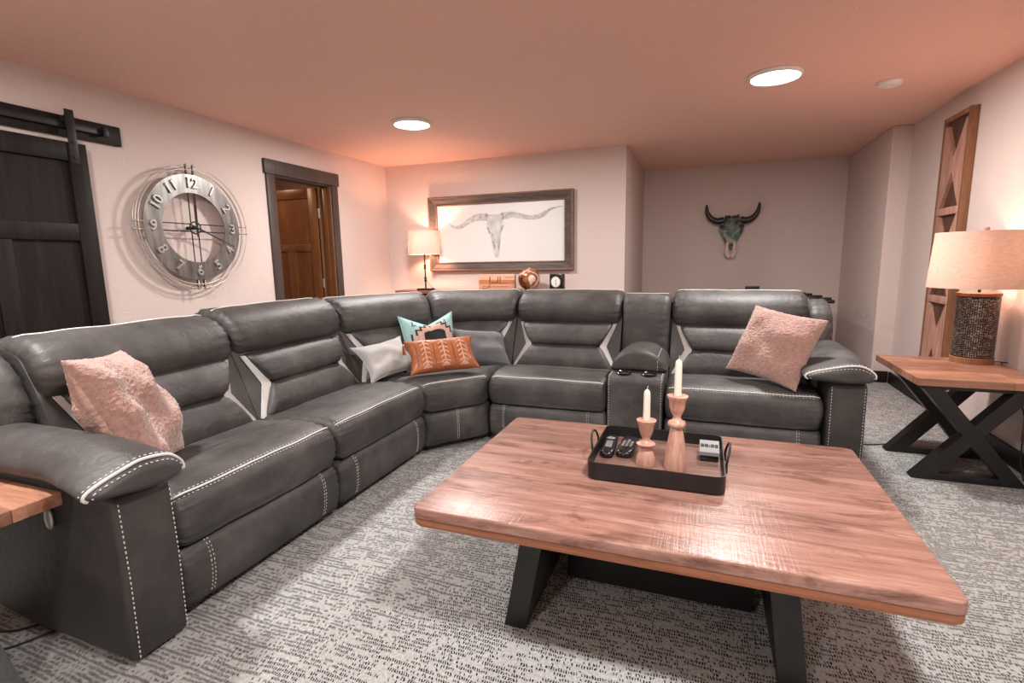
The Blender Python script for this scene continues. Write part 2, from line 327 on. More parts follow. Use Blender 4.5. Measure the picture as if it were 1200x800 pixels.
def loft(bm, fn, prof, w, r_end, K=14, crown=0.0, wr=0.0, seed=0.0, pleat=0.0, lim=None, ref=None):
    """closed profile [(a,b)] carried along t in 0..1; fn(a,b,t)->point; ends rounded with r_end; returns point(t, index)"""
    xs = [p[0] for p in prof]; ys = [p[1] for p in prof]
    ca, cb = (min(xs) + max(xs)) / 2, (min(ys) + max(ys)) / 2; ha, hb = (max(xs) - min(xs)) / 2, (max(ys) - min(ys)) / 2
    def pt(t, i, off=0.0):
        p = prof[i % len(prof)]; e = min(t, 1 - t) * w
        ins = r_end - math.sqrt(max(0, r_end ** 2 - (r_end - e) ** 2)) if e < r_end else 0
        ins -= crown * (1 - (2 * t - 1) ** 4) + off
        if pleat and e < 0.14: ins += pleat * math.sin(i * 2.4 + seed) * math.exp(-((e - 0.03) / 0.05) ** 2)
        sa, sb = max(0.02, (ha - ins) / ha), max(0.02, (hb - ins) / hb)
        a, b = ca + (p[0] - ca) * sa, cb + (p[1] - cb) * sb
        tt = t
        if lim: l0, l1 = lim(b); tt = l0 + (l1 - l0) * t
        q = fn(a, b, tt)
        if wr: q = q + noise.noise_vector(q * 5.5 + Vector((seed, seed * 2, 0))) * wr + noise.noise_vector(q * 15 + Vector((seed, 0, 3))) * wr * 0.35
        return q
    T = ends(K, w, r_end); rings = []
    for t in T: rings.append([bm.verts.new(pt(t, i)) for i in range(len(prof))])
    n = len(prof)
    for A, B in zip(rings, rings[1:]):
        for k in range(n): bm.faces.new((A[k], A[(k + 1) % n], B[(k + 1) % n], B[k]))
    bm.faces.new(rings[0][::-1]); bm.faces.new(rings[-1])
    return pt
def dup(root, loc, rz, label=None, group=None):
    r = root.copy(); C.objects.link(r); r.location = loc; r.rotation_euler = (0, 0, rz)
    if label: r['label'] = label
    if group: r['group'] = group
    for ch in list(root.children):
        c = ch.copy(); C.objects.link(c); c.parent = r
        for g in list(ch.children):
            d = g.copy(); C.objects.link(d); d.parent = c
    return r
def text_mesh(body, size, ext, bev=0.0):
    cu = bpy.data.curves.new('t', 'FONT'); cu.body = body; cu.size = size; cu.extrude = ext; cu.align_x = 'CENTER'; cu.align_y = 'CENTER'; cu.resolution_u = 3
    if bev: cu.bevel_depth = bev
    o = bpy.data.objects.new('t', cu); C.objects.link(o)
    dg = bpy.context.evaluated_depsgraph_get(); me = bpy.data.meshes.new_from_object(o.evaluated_get(dg))
    bpy.data.objects.remove(o); bpy.data.curves.remove(cu); me.materials.clear(); return me

# ------------------------------------------------------------------ the room
XL, XR, YB, YA, XA0, XA1, YF, H = -3.78, 1.78, 5.72, 7.50, -0.80, 1.62, -3.4, 2.44
YS = 5.95
def struct(o): o['kind'] = 'structure'; return o
struct(bx('floor', (XL - 2.2, XR + 0.2, YF - 0.2, YA + 0.2, -0.06, 0), M['carpet']))
struct(bx('ceiling', (XL - 2.2, XR + 0.2, YF - 0.2, YA + 0.2, H, H + 0.08), M['ceil']))
DY0, DY1, DH = 3.87, 4.66, 2.09
bm = bmesh.new()
box(bm, XL - 0.12, XL, YF, DY0, 0, H); box(bm, XL - 0.12, XL, DY1, YB, 0, H); box(bm, XL - 0.12, XL, DY0, DY1, DH, H)
struct(obj('wall_left', bm, M['wall']))
bm = bmesh.new(); box(bm, XL - 0.12, XA0, YB, YB + 0.12, 0, H)
struct(obj('wall_back', bm, M['wall']))
struct(bx('wall_alcove_left', (XA0 - 0.12, XA0, YB + 0.121, YA, 0, H), M['wall'], bev=0.006))
struct(bx('wall_alcove_back', (XA0 - 0.12, XR + 0.12, YA, YA + 0.1, 0, H), M['wall']))
struct(bx('wall_alcove_right', (XA1, XR + 0.12, YS, YA, 0, H), M['wall'], bev=0.012, seg=3))
struct(bx('wall_right', (XR, XR + 0.12, YF, YS - 0.001, 0, H), M['wall']))
struct(bx('wall_front', (XL - 0.12, XR + 0.12, YF - 0.1, YF, 0, H), M['wall']))
# the little hall beyond the door
struct(bx('wall_hall_left', (XL - 1.9, XL - 1.8, 2.6, 6.0, 0, H), M['wall']))
struct(bx('wall_hall_front', (XL - 1.8, XL - 0.12, 2.6, 2.7, 0, H), M['wall']))
struct(bx('wall_hall_back', (XL - 1.8, XL - 0.12, 5.9, 6.0, 0, H), M['wall']))
BH = 0.115
def base(name, d): return struct(bx(name, d, M['espresso'], bev=0.004))
base('baseboard_right', (XR - 0.018, XR, YF, YS - 0.02, 0, BH))
base('baseboard_alcove_return', (XA1 - 0.001, XR - 0.019, YS - 0.018, YS, 0, BH))
base('baseboard_alcove_right', (XA1 - 0.018, XA1, YS + 0.01, YA - 0.02, 0, BH))
base('baseboard_alcove_back', (XA0 + 0.02, XA1 - 0.02, YA - 0.018, YA, 0, BH))
base('baseboard_back', (XL + 0.02, XA0, YB - 0.018, YB, 0, BH))
base('baseboard_left', (XL, XL + 0.018, YF, 3.76, 0, BH))
base('baseboard_left_far', (XL, XL + 0.018, 4.77, YB - 0.02, 0, BH))

# door 1: cased doorway with the alder door swung open into the hall
d1 = thing('door_1', (XL, 4.27, 0)); struct(d1)
bx('casing_header', (XL, XL + 0.028, 3.755, 4.775, DH - 0.005, DH + 0.125), M['casing'], d1, 0.003)
bx('side_casing', (XL, XL + 0.022, 3.775, DY0, 0, DH - 0.006), M['casing'], d1, 0.003)
bx('side_casing', (XL, XL + 0.022, DY1, 4.755, 0, DH - 0.006), M['casing'], d1, 0.003)
bx('door_jamb', (XL - 0.13, XL - 0.001, DY0, DY0 + 0.018, 0, DH - 0.02), M['casing'], d1)
bx('door_jamb', (XL - 0.13, XL - 0.001, DY1 - 0.018, DY1, 0, DH - 0.02), M['doorwood'], d1)
bx('door_stop', (XL - 0.085, XL - 0.045, DY1 - 0.032, DY1 - 0.0185, 0, DH - 0.02), M['doorwood'], d1, 0.002)
bx('door_jamb', (XL - 0.13, XL - 0.001, DY0, DY1, DH - 0.019, DH - 0.001), M['casing'], d1)
LX0, LX1, LY0, LY1, LT = XL - 0.93, XL - 0.155, 4.605, 4.645, 2.068
leaf = bx('door_leaf', (LX0, LX1, LY0 + 0.012, LY1 - 0.012, 0.012, LT), M['doorwood'], d1)
for d in ((LX0, LX0 + 0.11, 0.012, LT), (LX1 - 0.11, LX1, 0.012, LT)): bx('stile', (d[0], d[1], LY0, LY1, d[2], d[3]), M['doorwood'], leaf, 0.003)
for z0, z1 in ((1.965, LT), (1.40, 1.475), (0.012, 0.25)): bx('rail', (LX0 + 0.1105, LX1 - 0.1105, LY0 + 0.001, LY1 - 0.001, z0, z1), M['doorwood'], leaf, 0.003)
bx('mullion', ((LX0 + LX1) / 2 - 0.055, (LX0 + LX1) / 2 + 0.055, LY0 + 0.001, LY1 - 0.001, 0.2505, 1.3995), M['doorwood'], leaf, 0.003)
for z in (1.80, 1.05, 0.28):
    bm = bmesh.new(); tube(bm, [(LX1 + 0.018, LY0 + 0.01, z - 0.05), (LX1 + 0.018, LY0 + 0.01, z + 0.05)], 0.009, 8); obj('hinge', bm, M['brass'], d1, True, 40)

# sliding barn door with its rail
bd = thing('barn_door', (XL + 0.06, 1.8, 0), 'near-black panelled sliding barn door hanging on the left wall', 'door')
BX0, BX1, BY0, BY1, BZ = XL + 0.035, XL + 0.075, 1.18, 2.265, 2.03
bx('panel_backing', (BX0, BX0 + 0.014, BY0 + 0.01, BY1 - 0.01, 0.02, BZ - 0.01), M['espresso'], bd)
bx('stile', (BX0 + 0.0141, BX1, BY1 - 0.105, BY1, 0.015, BZ), M['espresso'], bd, 0.004)
bx('stile', (BX0 + 0.0141, BX1, BY0, BY0 + 0.105, 0.015, BZ), M['espresso'], bd, 0.004)
for z0, z1 in ((1.985 - 0.07, BZ), (1.43, 1.535), (0.015, 0.20)): bx('rail', (BX0 + 0.0141, BX1 - 0.001, BY0 + 0.1055, BY1 - 0.1055, z0, z1), M['espresso'], bd, 0.004)
for yc in (1.76, 1.52): bx('mullion', (BX0 + 0.0141, BX1 - 0.002, yc - 0.05, yc + 0.05, 0.2005, 1.4295), M['espresso'], bd, 0.004)
bm = bmesh.new(); box(bm, BX1 + 0.0005, BX1 + 0.008, 2.165, 2.215, 1.90, 2.225, 0.002)
obj('hanger_strap', bm, M['black'], bd, True, 40)
bm = bmesh.new(); tube(bm, [(BX1 - 0.014, 2.19, 2.18), (BX1 - 0.0005, 2.19, 2.18)], 0.024, 20); obj('roller_wheel', bm, M['black'], bd, True, 40)
for z in (1.94, 2.03):
    bm = bmesh.new(); tube(bm, [(BX1 + 0.008, 2.19, z), (BX1 + 0.016, 2.19, z)], 0.009, 8); obj('bolt', bm, M['black'], bd, True, 40)
br = thing('barn_door_track', (XL, 1.8, 2.06), 'dark header board with black steel track above the barn door', 'door track')
bx('header_board', (XL + 0.001, XL + 0.028, 0.9, 2.52, 2.07, 2.195), M['espresso'], br, 0.003)
bx('track_bar', (XL + 0.05, XL + 0.057, 0.95, 2.43, 2.115, 2.155), M['black'], br, 0.002)
for y in (2.36, 1.7, 1.1):
    bm = bmesh.new(); tube(bm, [(XL + 0.0285, y, 2.135), (XL + 0.0495, y, 2.135)], 0.012, 10); obj('standoff', bm, M['black'], br, True, 40)
bx('end_stop', (XL + 0.0575, XL + 0.08, 2.38, 2.41, 2.105, 2.165), M['black'], br, 0.003)

# ------------------------------------------------------------------ ceiling fixtures
def disk(x, y, label):
    t = thing('ceiling_light', (x, y, H - 0.0305), label, 'ceiling light', 'flush disk lights on the ceiling')
    lt('trim_ring', [(0.162, 0), (0.166, -0.006), (0.160, -0.020), (0.150, -0.026), (0.146, -0.018), (0.146, 0)], (x, y, H), M['white'], t, 40)
    lt('diffuser', [(0.144, -0.017), (0.130, -0.026), (0.09, -0.0295), (0.03, -0.0305), (0.002, -0.0305)], (x, y, H), M['diff'], t, 40)
    l = bpy.data.lights.new('disk_lamp', 'AREA'); l.shape = 'DISK'; l.size = 0.27; l.energy = DISK_W; l.color = LED_COL
    lo = bpy.data.objects.new('disk_lamp', l); C.objects.link(lo); lo.parent = t; lo.location = (0, 0, -0.006)
disk(-2.38, 4.04, 'white round ceiling light on the left, in front of the framed skull drawing')
disk(0.40, 3.98, 'white round ceiling light on the right, nearer the smoke detector')
disk(-2.38, 1.0, 'unseen white round ceiling light added behind the view, above the left end of the sofa')  # unseen; this light and the next two are added to light the room
disk(0.40, 1.0, 'unseen white round ceiling light added behind the view, above the coffee table')
disk(-1.0, -1.9, 'unseen white round ceiling light added far behind the view near the front wall')
sd = thing('smoke_detector', (1.17, 4.46, H - 0.04), 'small round white smoke detector on the ceiling', 'smoke detector')
lt('housing', [(0.075, 0), (0.078, -0.008), (0.070, -0.022), (0.045, -0.030), (0.002, -0.030)], (1.17, 4.46, H), M['white'], sd, 32)
lt('vent_ring', [(0.040, -0.0305), (0.042, -0.034), (0.030, -0.038), (0.002, -0.038)], (1.17, 4.46, H), M['white'], sd, 24)
hl = thing('added_hall_light', (XL - 1.0, 4.1, H - 0.05), 'unseen ceiling light added in the hall beyond the doorway', 'ceiling light')  # unseen lamp, added for warm light on the open door
lt('shade', [(0.12, 0), (0.125, -0.03), (0.09, -0.05), (0.002, -0.052)], (XL - 1.0, 4.1, H), M['bulb'], hl, 24)
l = bpy.data.lights.new('added_hall_lamp', 'AREA'); l.shape = 'DISK'; l.size = 0.2; l.energy = HALL_W; l.color = (1.0, 0.62, 0.36)
lo = bpy.data.objects.new('added_hall_lamp', l); C.objects.link(lo); lo.parent = hl; lo.location = (0, 0, -0.01)

# ------------------------------------------------------------------ sectional sofa
sofa = thing('sectional_sofa', (-1.6, 3.2, 0), 'large charcoal leather reclining corner sofa with pale chevron inlays and white stitching', 'sofa')
DEP = 1.03
def smap(F0, F1, Bk):
    F0, F1 = Vector(F0), Vector(F1)
    def P(s, d, z):
        f = F0.lerp(F1, s); b = Bk(s); q = f + (b - f) * (d / DEP); return Vector((q.x, q.y, z))
    return P
def straight(F0, F1, dv):
    dv = Vector(dv) * DEP; F0v, F1v = Vector(F0), Vector(F1)
    return smap(F0, F1, lambda s: F0v.lerp(F1v, s) + dv)
SEAT = spline([(.035, .282), (-.004, .305), (-.022, .37), (-.012, .43), (.022, .466), (.10, .488), (.26, .490), (.42, .470), (.53, .45), (.57, .38), (.54, .29), (.3, .28)], 5)
FOOT = spline([(.03, .045), (.004, .07), (-.012, .15), (-.006, .235), (.028, .272), (.11, .27), (.13, .16), (.11, .05)], 5)
BODY = rpoly([(.085, .03), (.085, .26), (.46, .28), (.49, .44), (.555, .61), (.63, .78), (.72, .94), (.86, .975), (.98, .94), (1.03, .80), (1.0, .12), (.95, .03)], .04, 3)
HEAD = spline([(.70, .765), (.635, .785), (.600, .85), (.622, .935), (.69, .995), (.79, 1.018), (.89, 1.005), (.955, .95), (.96, .87), (.86, .80)], 5)
LUMB = spline([(.56, .435), (.475, .445), (.462, .515), (.500, .595), (.545, .622), (.60, .60), (.61, .5)], 5)
MIDP = spline([(.575, .618), (.520, .640), (.530, .705), (.575, .765), (.635, .785), (.69, .74), (.65, .64)], 5)
def chev(z):
    if z < .62: return .022 + (z - .44) / .18 * .123
    return .145 - (z - .62) / .17 * .095
def bfront(z):
    pts = [(.30, .46), (.44, .49), (.61, .555), (.78, .63), (.94, .72)]
    for (z0, d0), (z1, d1) in zip(pts, pts[1:]):
        if z <= z1: return d0 + (d1 - d0) * (z - z0) / (z1 - z0)
    return .72
def nidx(prof, a, b): return min(range(len(prof)), key=lambda i: (prof[i][0] - a) ** 2 + (prof[i][1] - b) ** 2)
def back_parts(P, w, sec, s0, s1, seed, mid=True, inl=(1, 1), head_pleat=.006, dz=0.0):
    """headrest, pillows and inlays on the part of the back between s0 and s1"""
    ww = w * (s1 - s0); L = lambda t: s0 + (s1 - s0) * t
    st = bmesh.new()
    bm = bmesh.new(); g = .004 / ww
    pt = loft(bm, lambda a, b, t: P(L(g + (1 - 2 * g) * t), a, b + dz), HEAD, ww, .05, 16, .006, .004, seed, head_pleat)
    obj('headrest', bm, M['leather'], sec, True)
    i = nidx(HEAD, .79, 1.018); ts = [.03 + .94 * k / 24 for k in range(25)]
    tube(st, [pt(t, i, .002) for t in ts], .0035, 6)
    for nm, prof, sd in (('lumbar_cushion', LUMB, 1), ('mid_back_cushion', MIDP, 2)):
        bm = bmesh.new()
        lim = lambda z: (L((chev(min(max(z, .44), .79)) if inl[0] else .006) / ww), L(1 - (chev(min(max(z, .44), .79)) if inl[1] else .006) / ww))
        loft(bm, lambda a, b, t: P(t, a, b), prof, ww * .8, .03, 14, .004, .004, seed + sd, .003, lim)
        obj(nm, bm, M['leather'], sec, True)
    zs = [.455 + .325 * k / 22 for k in range(23)]
    for side in (0, 1):
        if not inl[side]: continue
        bm = bmesh.new(); rows = []
        outl, innl = [], []
        for z in zs:
            c = chev(z); th = .016 + .028 * max(0, 1 - abs(z - .62) / .17)
            so, si = (c - th) / ww, (c + .004) / ww
            if side: so, si = 1 - so, 1 - si
            d = bfront(z)
            row = [bm.verts.new(P(L(so), d - .006, z)), bm.verts.new(P(L((so + si) / 2), d - .016, z)), bm.verts.new(P(L(si), d - .018, z)),
                   bm.verts.new(P(L(si), d + .02, z)), bm.verts.new(P(L(so), d + .02, z))]
            rows.append(row); outl.append(P(L(so), d - .007, z)); innl.append(P(L((so * .2 + si * .8)), d - .018, z))
        for A, B in zip(rows, rows[1:]):
            for k in range(5): bm.faces.new((A[k], A[(k + 1) % 5], B[(k + 1) % 5], B[k]))
        bm.faces.new(rows[0]); bm.faces.new(rows[-1])
        obj('chevron_inlay', bm, M['inlay'], sec, True, 50)['label'] = 'pale grey chevron inlay strip'
        tube(st, outl, .0022, 5)
    return st
def dashes(bm, pts, r=.0016, on=.011, off=.006):
    pts = [Vector(p) for p in pts]; acc = 0; seg = []
    for a, b in zip(pts, pts[1:]):
        L = (b - a).length; n = max(1, int(L / .003))
        for k in range(n):
            p = a.lerp(b, k / n); c = acc + L * k / n
            if (c % (on + off)) < on: seg.append(p)
            elif len(seg) > 1: tube(bm, [seg[0], seg[-1]], r, 4); seg = []
            else: seg = []
        acc += L
    if len(seg) > 1: tube(bm, [seg[0], seg[-1]], r, 4)
def seat_parts(P, w, sec, st, seed, foot=True, seams=(.14, .86)):
    bm = bmesh.new(); g = .004 / w
    pt = loft(bm, lambda a, b, t: P(g + (1 - 2 * g) * t, a, b), SEAT, w, .045, 18, .006, .005, seed, .004)
    obj('seat_cushion', bm, M['leather'], sec, True)
    i = nidx(SEAT, .022, .466); ts = [.025 + .95 * k / 30 for k in range(31)]
    tube(st, [pt(t, i, .001) for t in ts], .0038, 6)
    dashes(st, [pt(t, i + 1, .0005) for t in ts]); dashes(st, [pt(t, i - 1, .0005) for t in ts])
    sm = bmesh.new(); j = nidx(SEAT, .27, .49); tube(sm, [pt(t, j, .0003) for t in ts], .0022, 5); obj('seam', sm, M['leather_d'], sec, True)
    bm = bmesh.new()
    pf = loft(bm, lambda a, b, t: P(g + (1 - 2 * g) * t, a, b), FOOT, w, .03, 12, .004, .003, seed + 9, .005)
    obj('footrest_panel', bm, M['leather'], sec, True)
    i0, i1 = nidx(FOOT, .004, .07), nidx(FOOT, .028, .272)
    for s in seams:
        for o in (-.006, .006): dashes(st, [pf(s + o / w, i, .001) for i in range(min(i0, i1), max(i0, i1) + 1)], .0017)
def body(P, w, name='seat_section', prof=BODY, s=(0, 1)):
    bm = bmesh.new(); loft(bm, lambda a, b, t: P(s[0] + (s[1] - s[0]) * t, a, b), prof, w, .012, 8, 0, .002, 3.1)
    return obj(name, bm, M['leather'], sofa, True, 60)
def stitch(bm, parent):
    o = obj('stitching', bm, M['thread'], parent, True); o['label'] = 'white stitching and piping'; o['kind'] = 'stuff'
def section(F0, F1, dv, seed, dz=0.0):
    w = (Vector(F1) - Vector(F0)).length; P = straight(F0, F1, dv); sec = body(P, w)
    st = back_parts(P, w, sec, 0, 1, seed, dz=dz); seat_parts(P, w, sec, st, seed)
    stitch(st, sec)
    return P, w, sec
LW, RW = (-1, 0, 0), (0, 1, 0)
PA, wA, _ = section((-1.67, 1.125, 0), (-1.67, 1.972, 0), LW, 1.0, -.018)
PB, wB, _ = section((-1.67, 1.976, 0), (-1.67, 2.835, 0), LW, 4.0, .012)
PC, wC, _ = section((-1.375, 3.20, 0), (-.548, 3.20, 0), RW, 8.0)
PD, wD, _ = section((-.195, 3.20, 0), (.672, 3.20, 0), RW, 13.0)
# corner wedge: straight chord in front, two back panels on an arc behind
F0w, F1w = Vector((-1.67, 2.840, 0)), Vector((-1.380, 3.20, 0))
def wback(s):
    pts = [Vector((-2.70, 2.842, 0)), Vector((-2.56, 3.34, 0)), Vector((-2.24, 3.80, 0)), Vector((-1.86, 4.10, 0)), Vector((-1.382, 4.23, 0))]
    sp = spline(pts, 20, False); x = s * (len(sp) - 1); i = min(int(x), len(sp) - 2); return sp[i].lerp(sp[i + 1], x - i)
PW = smap(F0w, F1w, wback); wW = 1.15
sw = body(PW, .5, 'corner_section')
st = back_parts(PW, 1.05, sw, 0, .5, 21., inl=(1, 0)); st2 = back_parts(PW, 1.05, sw, .5, 1, 26., inl=(0, 1))
seat_parts(PW, .46, sw, st, 31., seams=(.5,))
stitch(st, sw); stitch(st2, sw)
# console with cup holders, padded lid and back pillow
PK = straight((-.543, 3.19, 0), (-.20, 3.19, 0), RW); wK = .343
con = body(PK, wK, 'console_section', rpoly([(.0, .025), (-.004, .50), (.03, .527), (.60, .527), (.66, .75), (.74, .93), (.98, .93), (1.02, .8), (1.0, .1), (.95, .03)], .02, 3))
bm = bmesh.new(); loft(bm, lambda a, b, t: PK(.5 + a / wK, .165 + .44 * t, b), spline([(-.166, .534), (-.172, .565), (-.15, .605), (-.09, .650), (0, .668), (.09, .650), (.15, .605), (.172, .565), (.166, .534), (0, .532)], 6), .44, .028, 12, .003, .002, 41., .0)
obj('padded_lid', bm, M['leather'], con, True)
bm = bmesh.new(); loft(bm, lambda a, b, t: PK(.01 + .98 * t, a, b), spline([(.60, .53), (.565, .60), (.575, .75), (.60, .90), (.65, .985), (.74, 1.005), (.83, .97), (.82, .75), (.74, .55)], 5), wK, .045, 14, .004, .006, 44., .004)
obj('back_pillow', bm, M['leather'], con, True)
for s in (.27, .73):
    c = PK(s, .085, .528)
    lt('cup_holder', [(.040, -.02), (.046, .004), (.050, .009), (.046, .013), (.041, .009), (.037, -.012), (.002, -.014)], c, M['plastic'], con, 28)
st = bmesh.new()
for s in (.035, .965): dashes(st, [PK(s, -.005, .06), PK(s, -.009, .49), PK(s, .02, .528), PK(s, .16, .529)], .002)
tube(st, [PK(.06 + .88 * k / 10, .69, 1.006) for k in range(11)], .003, 5); dashes(st, [PK(.86, .155, .545), PK(.86, .160, .60), PK(.86, .20, .632), PK(.86, .50, .632)], .002)
stitch(st, con)
# arms
def arm(P, w, side, lat0, lat1, pin, pout):
    """side 0: outside s=0, side 1: outside s=1; lat = metres outwards from the seat edge"""
    def A(l, d, z): return P((-l / w) if side == 0 else (1 + l / w), d, z)
    prof = rpoly([(-.035, .015), (-.04, .30), (-.03, .56), (.02, .585), (.95, .585), (.97, .20), (.78, .06), (.5, .02)], .02, 3)
    bm = bmesh.new(); loft(bm, lambda a, b, t: A(lat0 + (lat1 - lat0) * t, a, b), prof, lat1 - lat0, .022, 5, 0, .002, 5.5)
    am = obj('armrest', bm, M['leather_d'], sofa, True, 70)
    bm = bmesh.new()
    padp = spline([(pin, .60), (pin + .005, .645), (.03, .692), (lat1 * .55, .710), (lat1 - .03, .700), (pout, .655), (pout + .003, .618), (lat1 - .0, .590), (.09, .574), (.02, .578)], 5)
    def pf(a, b, t):
        d = -.10 + .86 * t; k = max(0, 1 - t / .34) ** 1.5
        if a > .19: a = .19 + (a - .19) * (1 - .55 * min(1, max(0, (d + .07) / .26)))
        return A(a, d, .574 + (b - .574) * (1 - .27 * k))
    pt = loft(bm, pf, padp, .86, .05, 18, .004, .003, 6.5 + side, 0)
    obj('arm_pad', bm, M['leather'], am, True)
    st = bmesh.new(); i0, i1 = nidx(padp, pin, .60), nidx(padp, pout + .003, .618)
    rng = [k % len(padp) for k in range(i0, i1 + 1)]
    tube(st, [pt(.030, i, .0015) for i in rng], .0052, 6)
    dashes(st, [pt(.012, i, .001) for i in rng], .0018); dashes(st, [pt(.046, i, .001) for i in rng], .0018)
    for l in (lat0 + .014, lat1 - .014): dashes(st, [A(l, -.0385, .03), A(l, -.0425, .30), A(l, -.036, .50), A(l, -.033, .56)], .0019)
    stitch(st, am)
    # side wing of the back
    bm = bmesh.new()
    wp = rpoly([(.62, .50), (.63, .74), (.69, .90), (.80, .965), (.93, .95), (1.01, .82), (1.0, .45)], .06, 4)
    loft(bm, lambda a, b, t: A(.004 + (lat1 * .78) * t, a, b), wp, lat1 * .78, .055, 5, 0, .004, 9.5, .008)
    obj('back_wing', bm, M['leather'], am, True)
    return am
am = arm(PA, wA, 0, .003, .19, -.015, .275)
lv = bmesh.new(); lathe(lv, [(.002, -.008), (.022, -.006), (.026, 0), (.022, .005), (.002, .007)], (0, 0, 0), 20)
for v in lv.verts: v.co = Vector((-1.945 + v.co.x * .75, .925 - v.co.z, .465 + v.co.y * 1.5))
obj('recliner_button', lv, M['brass'], am, True)['label'] = 'silver oval recliner button'
arm(PD, wD, 1, .006, .19, -.11, .205)

# ------------------------------------------------------------------ cushions
def cushion(name, w, h, t, m, loc, nrm, up, label, pinch=.10, fluff=0.0, n=44, sag=0.0, seed=0.0, power=2.6, notch=0.0, back=None):
    """square cushion; local x right, y up, z out of the face"""
    def S(u, v, side=1):
        x = u * w / 2 * (1 - pinch * (1 - v * v) * abs(u) ** 3); y = v * h / 2 * (1 - pinch * (1 - u * u) * abs(v) ** 3)
        k = max(0, (1 - abs(u) ** power) * (1 - abs(v) ** power)) ** .55
        y -= notch * max(0, 1 - abs(u) ** .9) * max(0, (v + .4) / 1.4) ** 1.5
        z = side * t / 2 * k
        z += sag * noise.noise(Vector((u * 1.8 + seed, v * 1.8, 0))) * k
        if fluff:
            q = Vector((x, y, z)); z += fluff * (noise.noise(q * 150) + .35 * noise.noise(q * 60)) * side
            x += fluff * noise.noise(q * 90 + Vector((5, 0, 0))); y += fluff * noise.noise(q * 90 + Vector((0, 9, 0)))
        return Vector((x, y, z))
    bm = bmesh.new(); g = {}; bb = bmesh.new()
    for side in (1, -1):
        for i in range(n + 1):
            for j in range(n + 1):
                edge = i in (0, n) or j in (0, n)
                if side == -1 and edge: g[(side, i, j)] = g[(1, i, j)]; continue
                g[(side, i, j)] = bm.verts.new(S(-1 + 2 * i / n, -1 + 2 * j / n, side))
        for i in range(n):
            for j in range(n):
                q = [g[(side, i, j)], g[(side, i + 1, j)], g[(side, i + 1, j + 1)], g[(side, i, j + 1)]]
                if side == -1 and back:
                    bb.faces.new([bb.verts.new(S(-1 + 2 * a / n, -1 + 2 * c / n, 1 if a in (0, n) or c in (0, n) else -1)) for a, c in ((i, j), (i, j + 1), (i + 1, j + 1), (i + 1, j))])
                else: bm.faces.new(q if side == 1 else q[::-1])
    me = bpy.data.meshes.new(name); bm.to_mesh(me); bm.free()
    for p in me.polygons: p.use_smooth = True
    o = link(name, me, m)
    if back:
        bmesh.ops.remove_doubles(bb, verts=bb.verts, dist=1e-5); me2 = bpy.data.meshes.new('backing'); bb.to_mesh(me2)
        for p in me2.polygons: p.use_smooth = True
        c = bpy.data.objects.new('backing', me2); C.objects.link(c); me2.materials.append(back); c.parent = o; c['label'] = 'smooth pink satin backing'
    bb.free()
    z = Vector(nrm).normalized(); x = Vector(up).cross(z).normalized(); y = z.cross(x)
    o.matrix_world = Matrix(((x.x, y.x, z.x, loc[0]), (x.y, y.y, z.y, loc[1]), (x.z, y.z, z.z, loc[2]), (0, 0, 0, 1)))
    WM[o.name] = o.matrix_world.copy(); tag(o, label, 'cushion')
    return o, S
def applique(o, S, name, polys, m, off=.0016):
    """flat shapes lying on the cushion face, each a quad in (u, v)"""
    bm = bmesh.new()
    for q in polys:
        N = 7; V = [[None] * (N + 1) for _ in range(N + 1)]
        for a in range(N + 1):
            for b in range(N + 1):
                p = Vector(q[0]).lerp(Vector(q[1]), a / N).lerp(Vector(q[3]).lerp(Vector(q[2]), a / N), b / N)
                V[a][b] = bm.verts.new(S(p.x, p.y) + Vector((0, 0, off)))
        for a in range(N):
            for b in range(N): bm.faces.new((V[a][b], V[a + 1][b], V[a + 1][b + 1], V[a][b + 1]))
    me = bpy.data.meshes.new(name); bm.to_mesh(me); bm.free()
    for p in me.polygons: p.use_smooth = True
    c = bpy.data.objects.new(name, me); C.objects.link(c); me.materials.append(m); c.parent = o
    return c
def rect(u0, u1, v0, v1): return [(u0, v0), (u1, v0), (u1, v1), (u0, v1)]
def piping(o, S, m, r=.004):
    bm = bmesh.new(); pts = []; N = 20
    for k in range(N): pts.append(S(-1 + 2 * k / N, -1))
    for k in range(N): pts.append(S(1, -1 + 2 * k / N))
    for k in range(N): pts.append(S(1 - 2 * k / N, 1))
    for k in range(N): pts.append(S(-1, 1 - 2 * k / N))
    tube(bm, pts, r, 6, True); me = bpy.data.meshes.new('piping'); bm.to_mesh(me); bm.free()
    for p in me.polygons: p.use_smooth = True
    c = bpy.data.objects.new('piping', me); C.objects.link(c); me.materials.append(m); c.parent = o
cushion('cushion', .49, .49, .19, M['pinkfur'], (-2.04, 1.275, .715), (.69, .60, .40), (-.343, -.171, .924), 'fluffy pink sherpa cushion slumped against the left armrest', .07, .0042, 120, .06, 2.0, back=M['satin'])
cushion('cushion', .45, .45, .17, M['pinkfur'], (.426, 3.412, .725), (-.469, -.758, .454), (.368, .30, .88), 'fluffy pink sherpa cushion leaning against the right armrest', .07, .0042, 120, .03, 5.0, back=M['satin'])
o, S = cushion('cushion', .39, .31, .13, M['greyvelvet'], (-2.02, 2.95, .608), (.582, -.365, .727), (-.686, .261, .68), 'plain pale grey velvet cushion left of the tan leather cushion', .20, 0, 40, .02, 7.0); piping(o, S, M['greyvelvet'])
o, S = cushion('cushion', .43, .31, .13, M['darkvelvet'], (-1.56, 3.545, .605), (.65, -.50, .55), (-.27, .37, .90), 'plain slate velvet cushion right of the tan leather cushion', .12, 0, 40, .02, 9.0); piping(o, S, M['darkvelvet'])
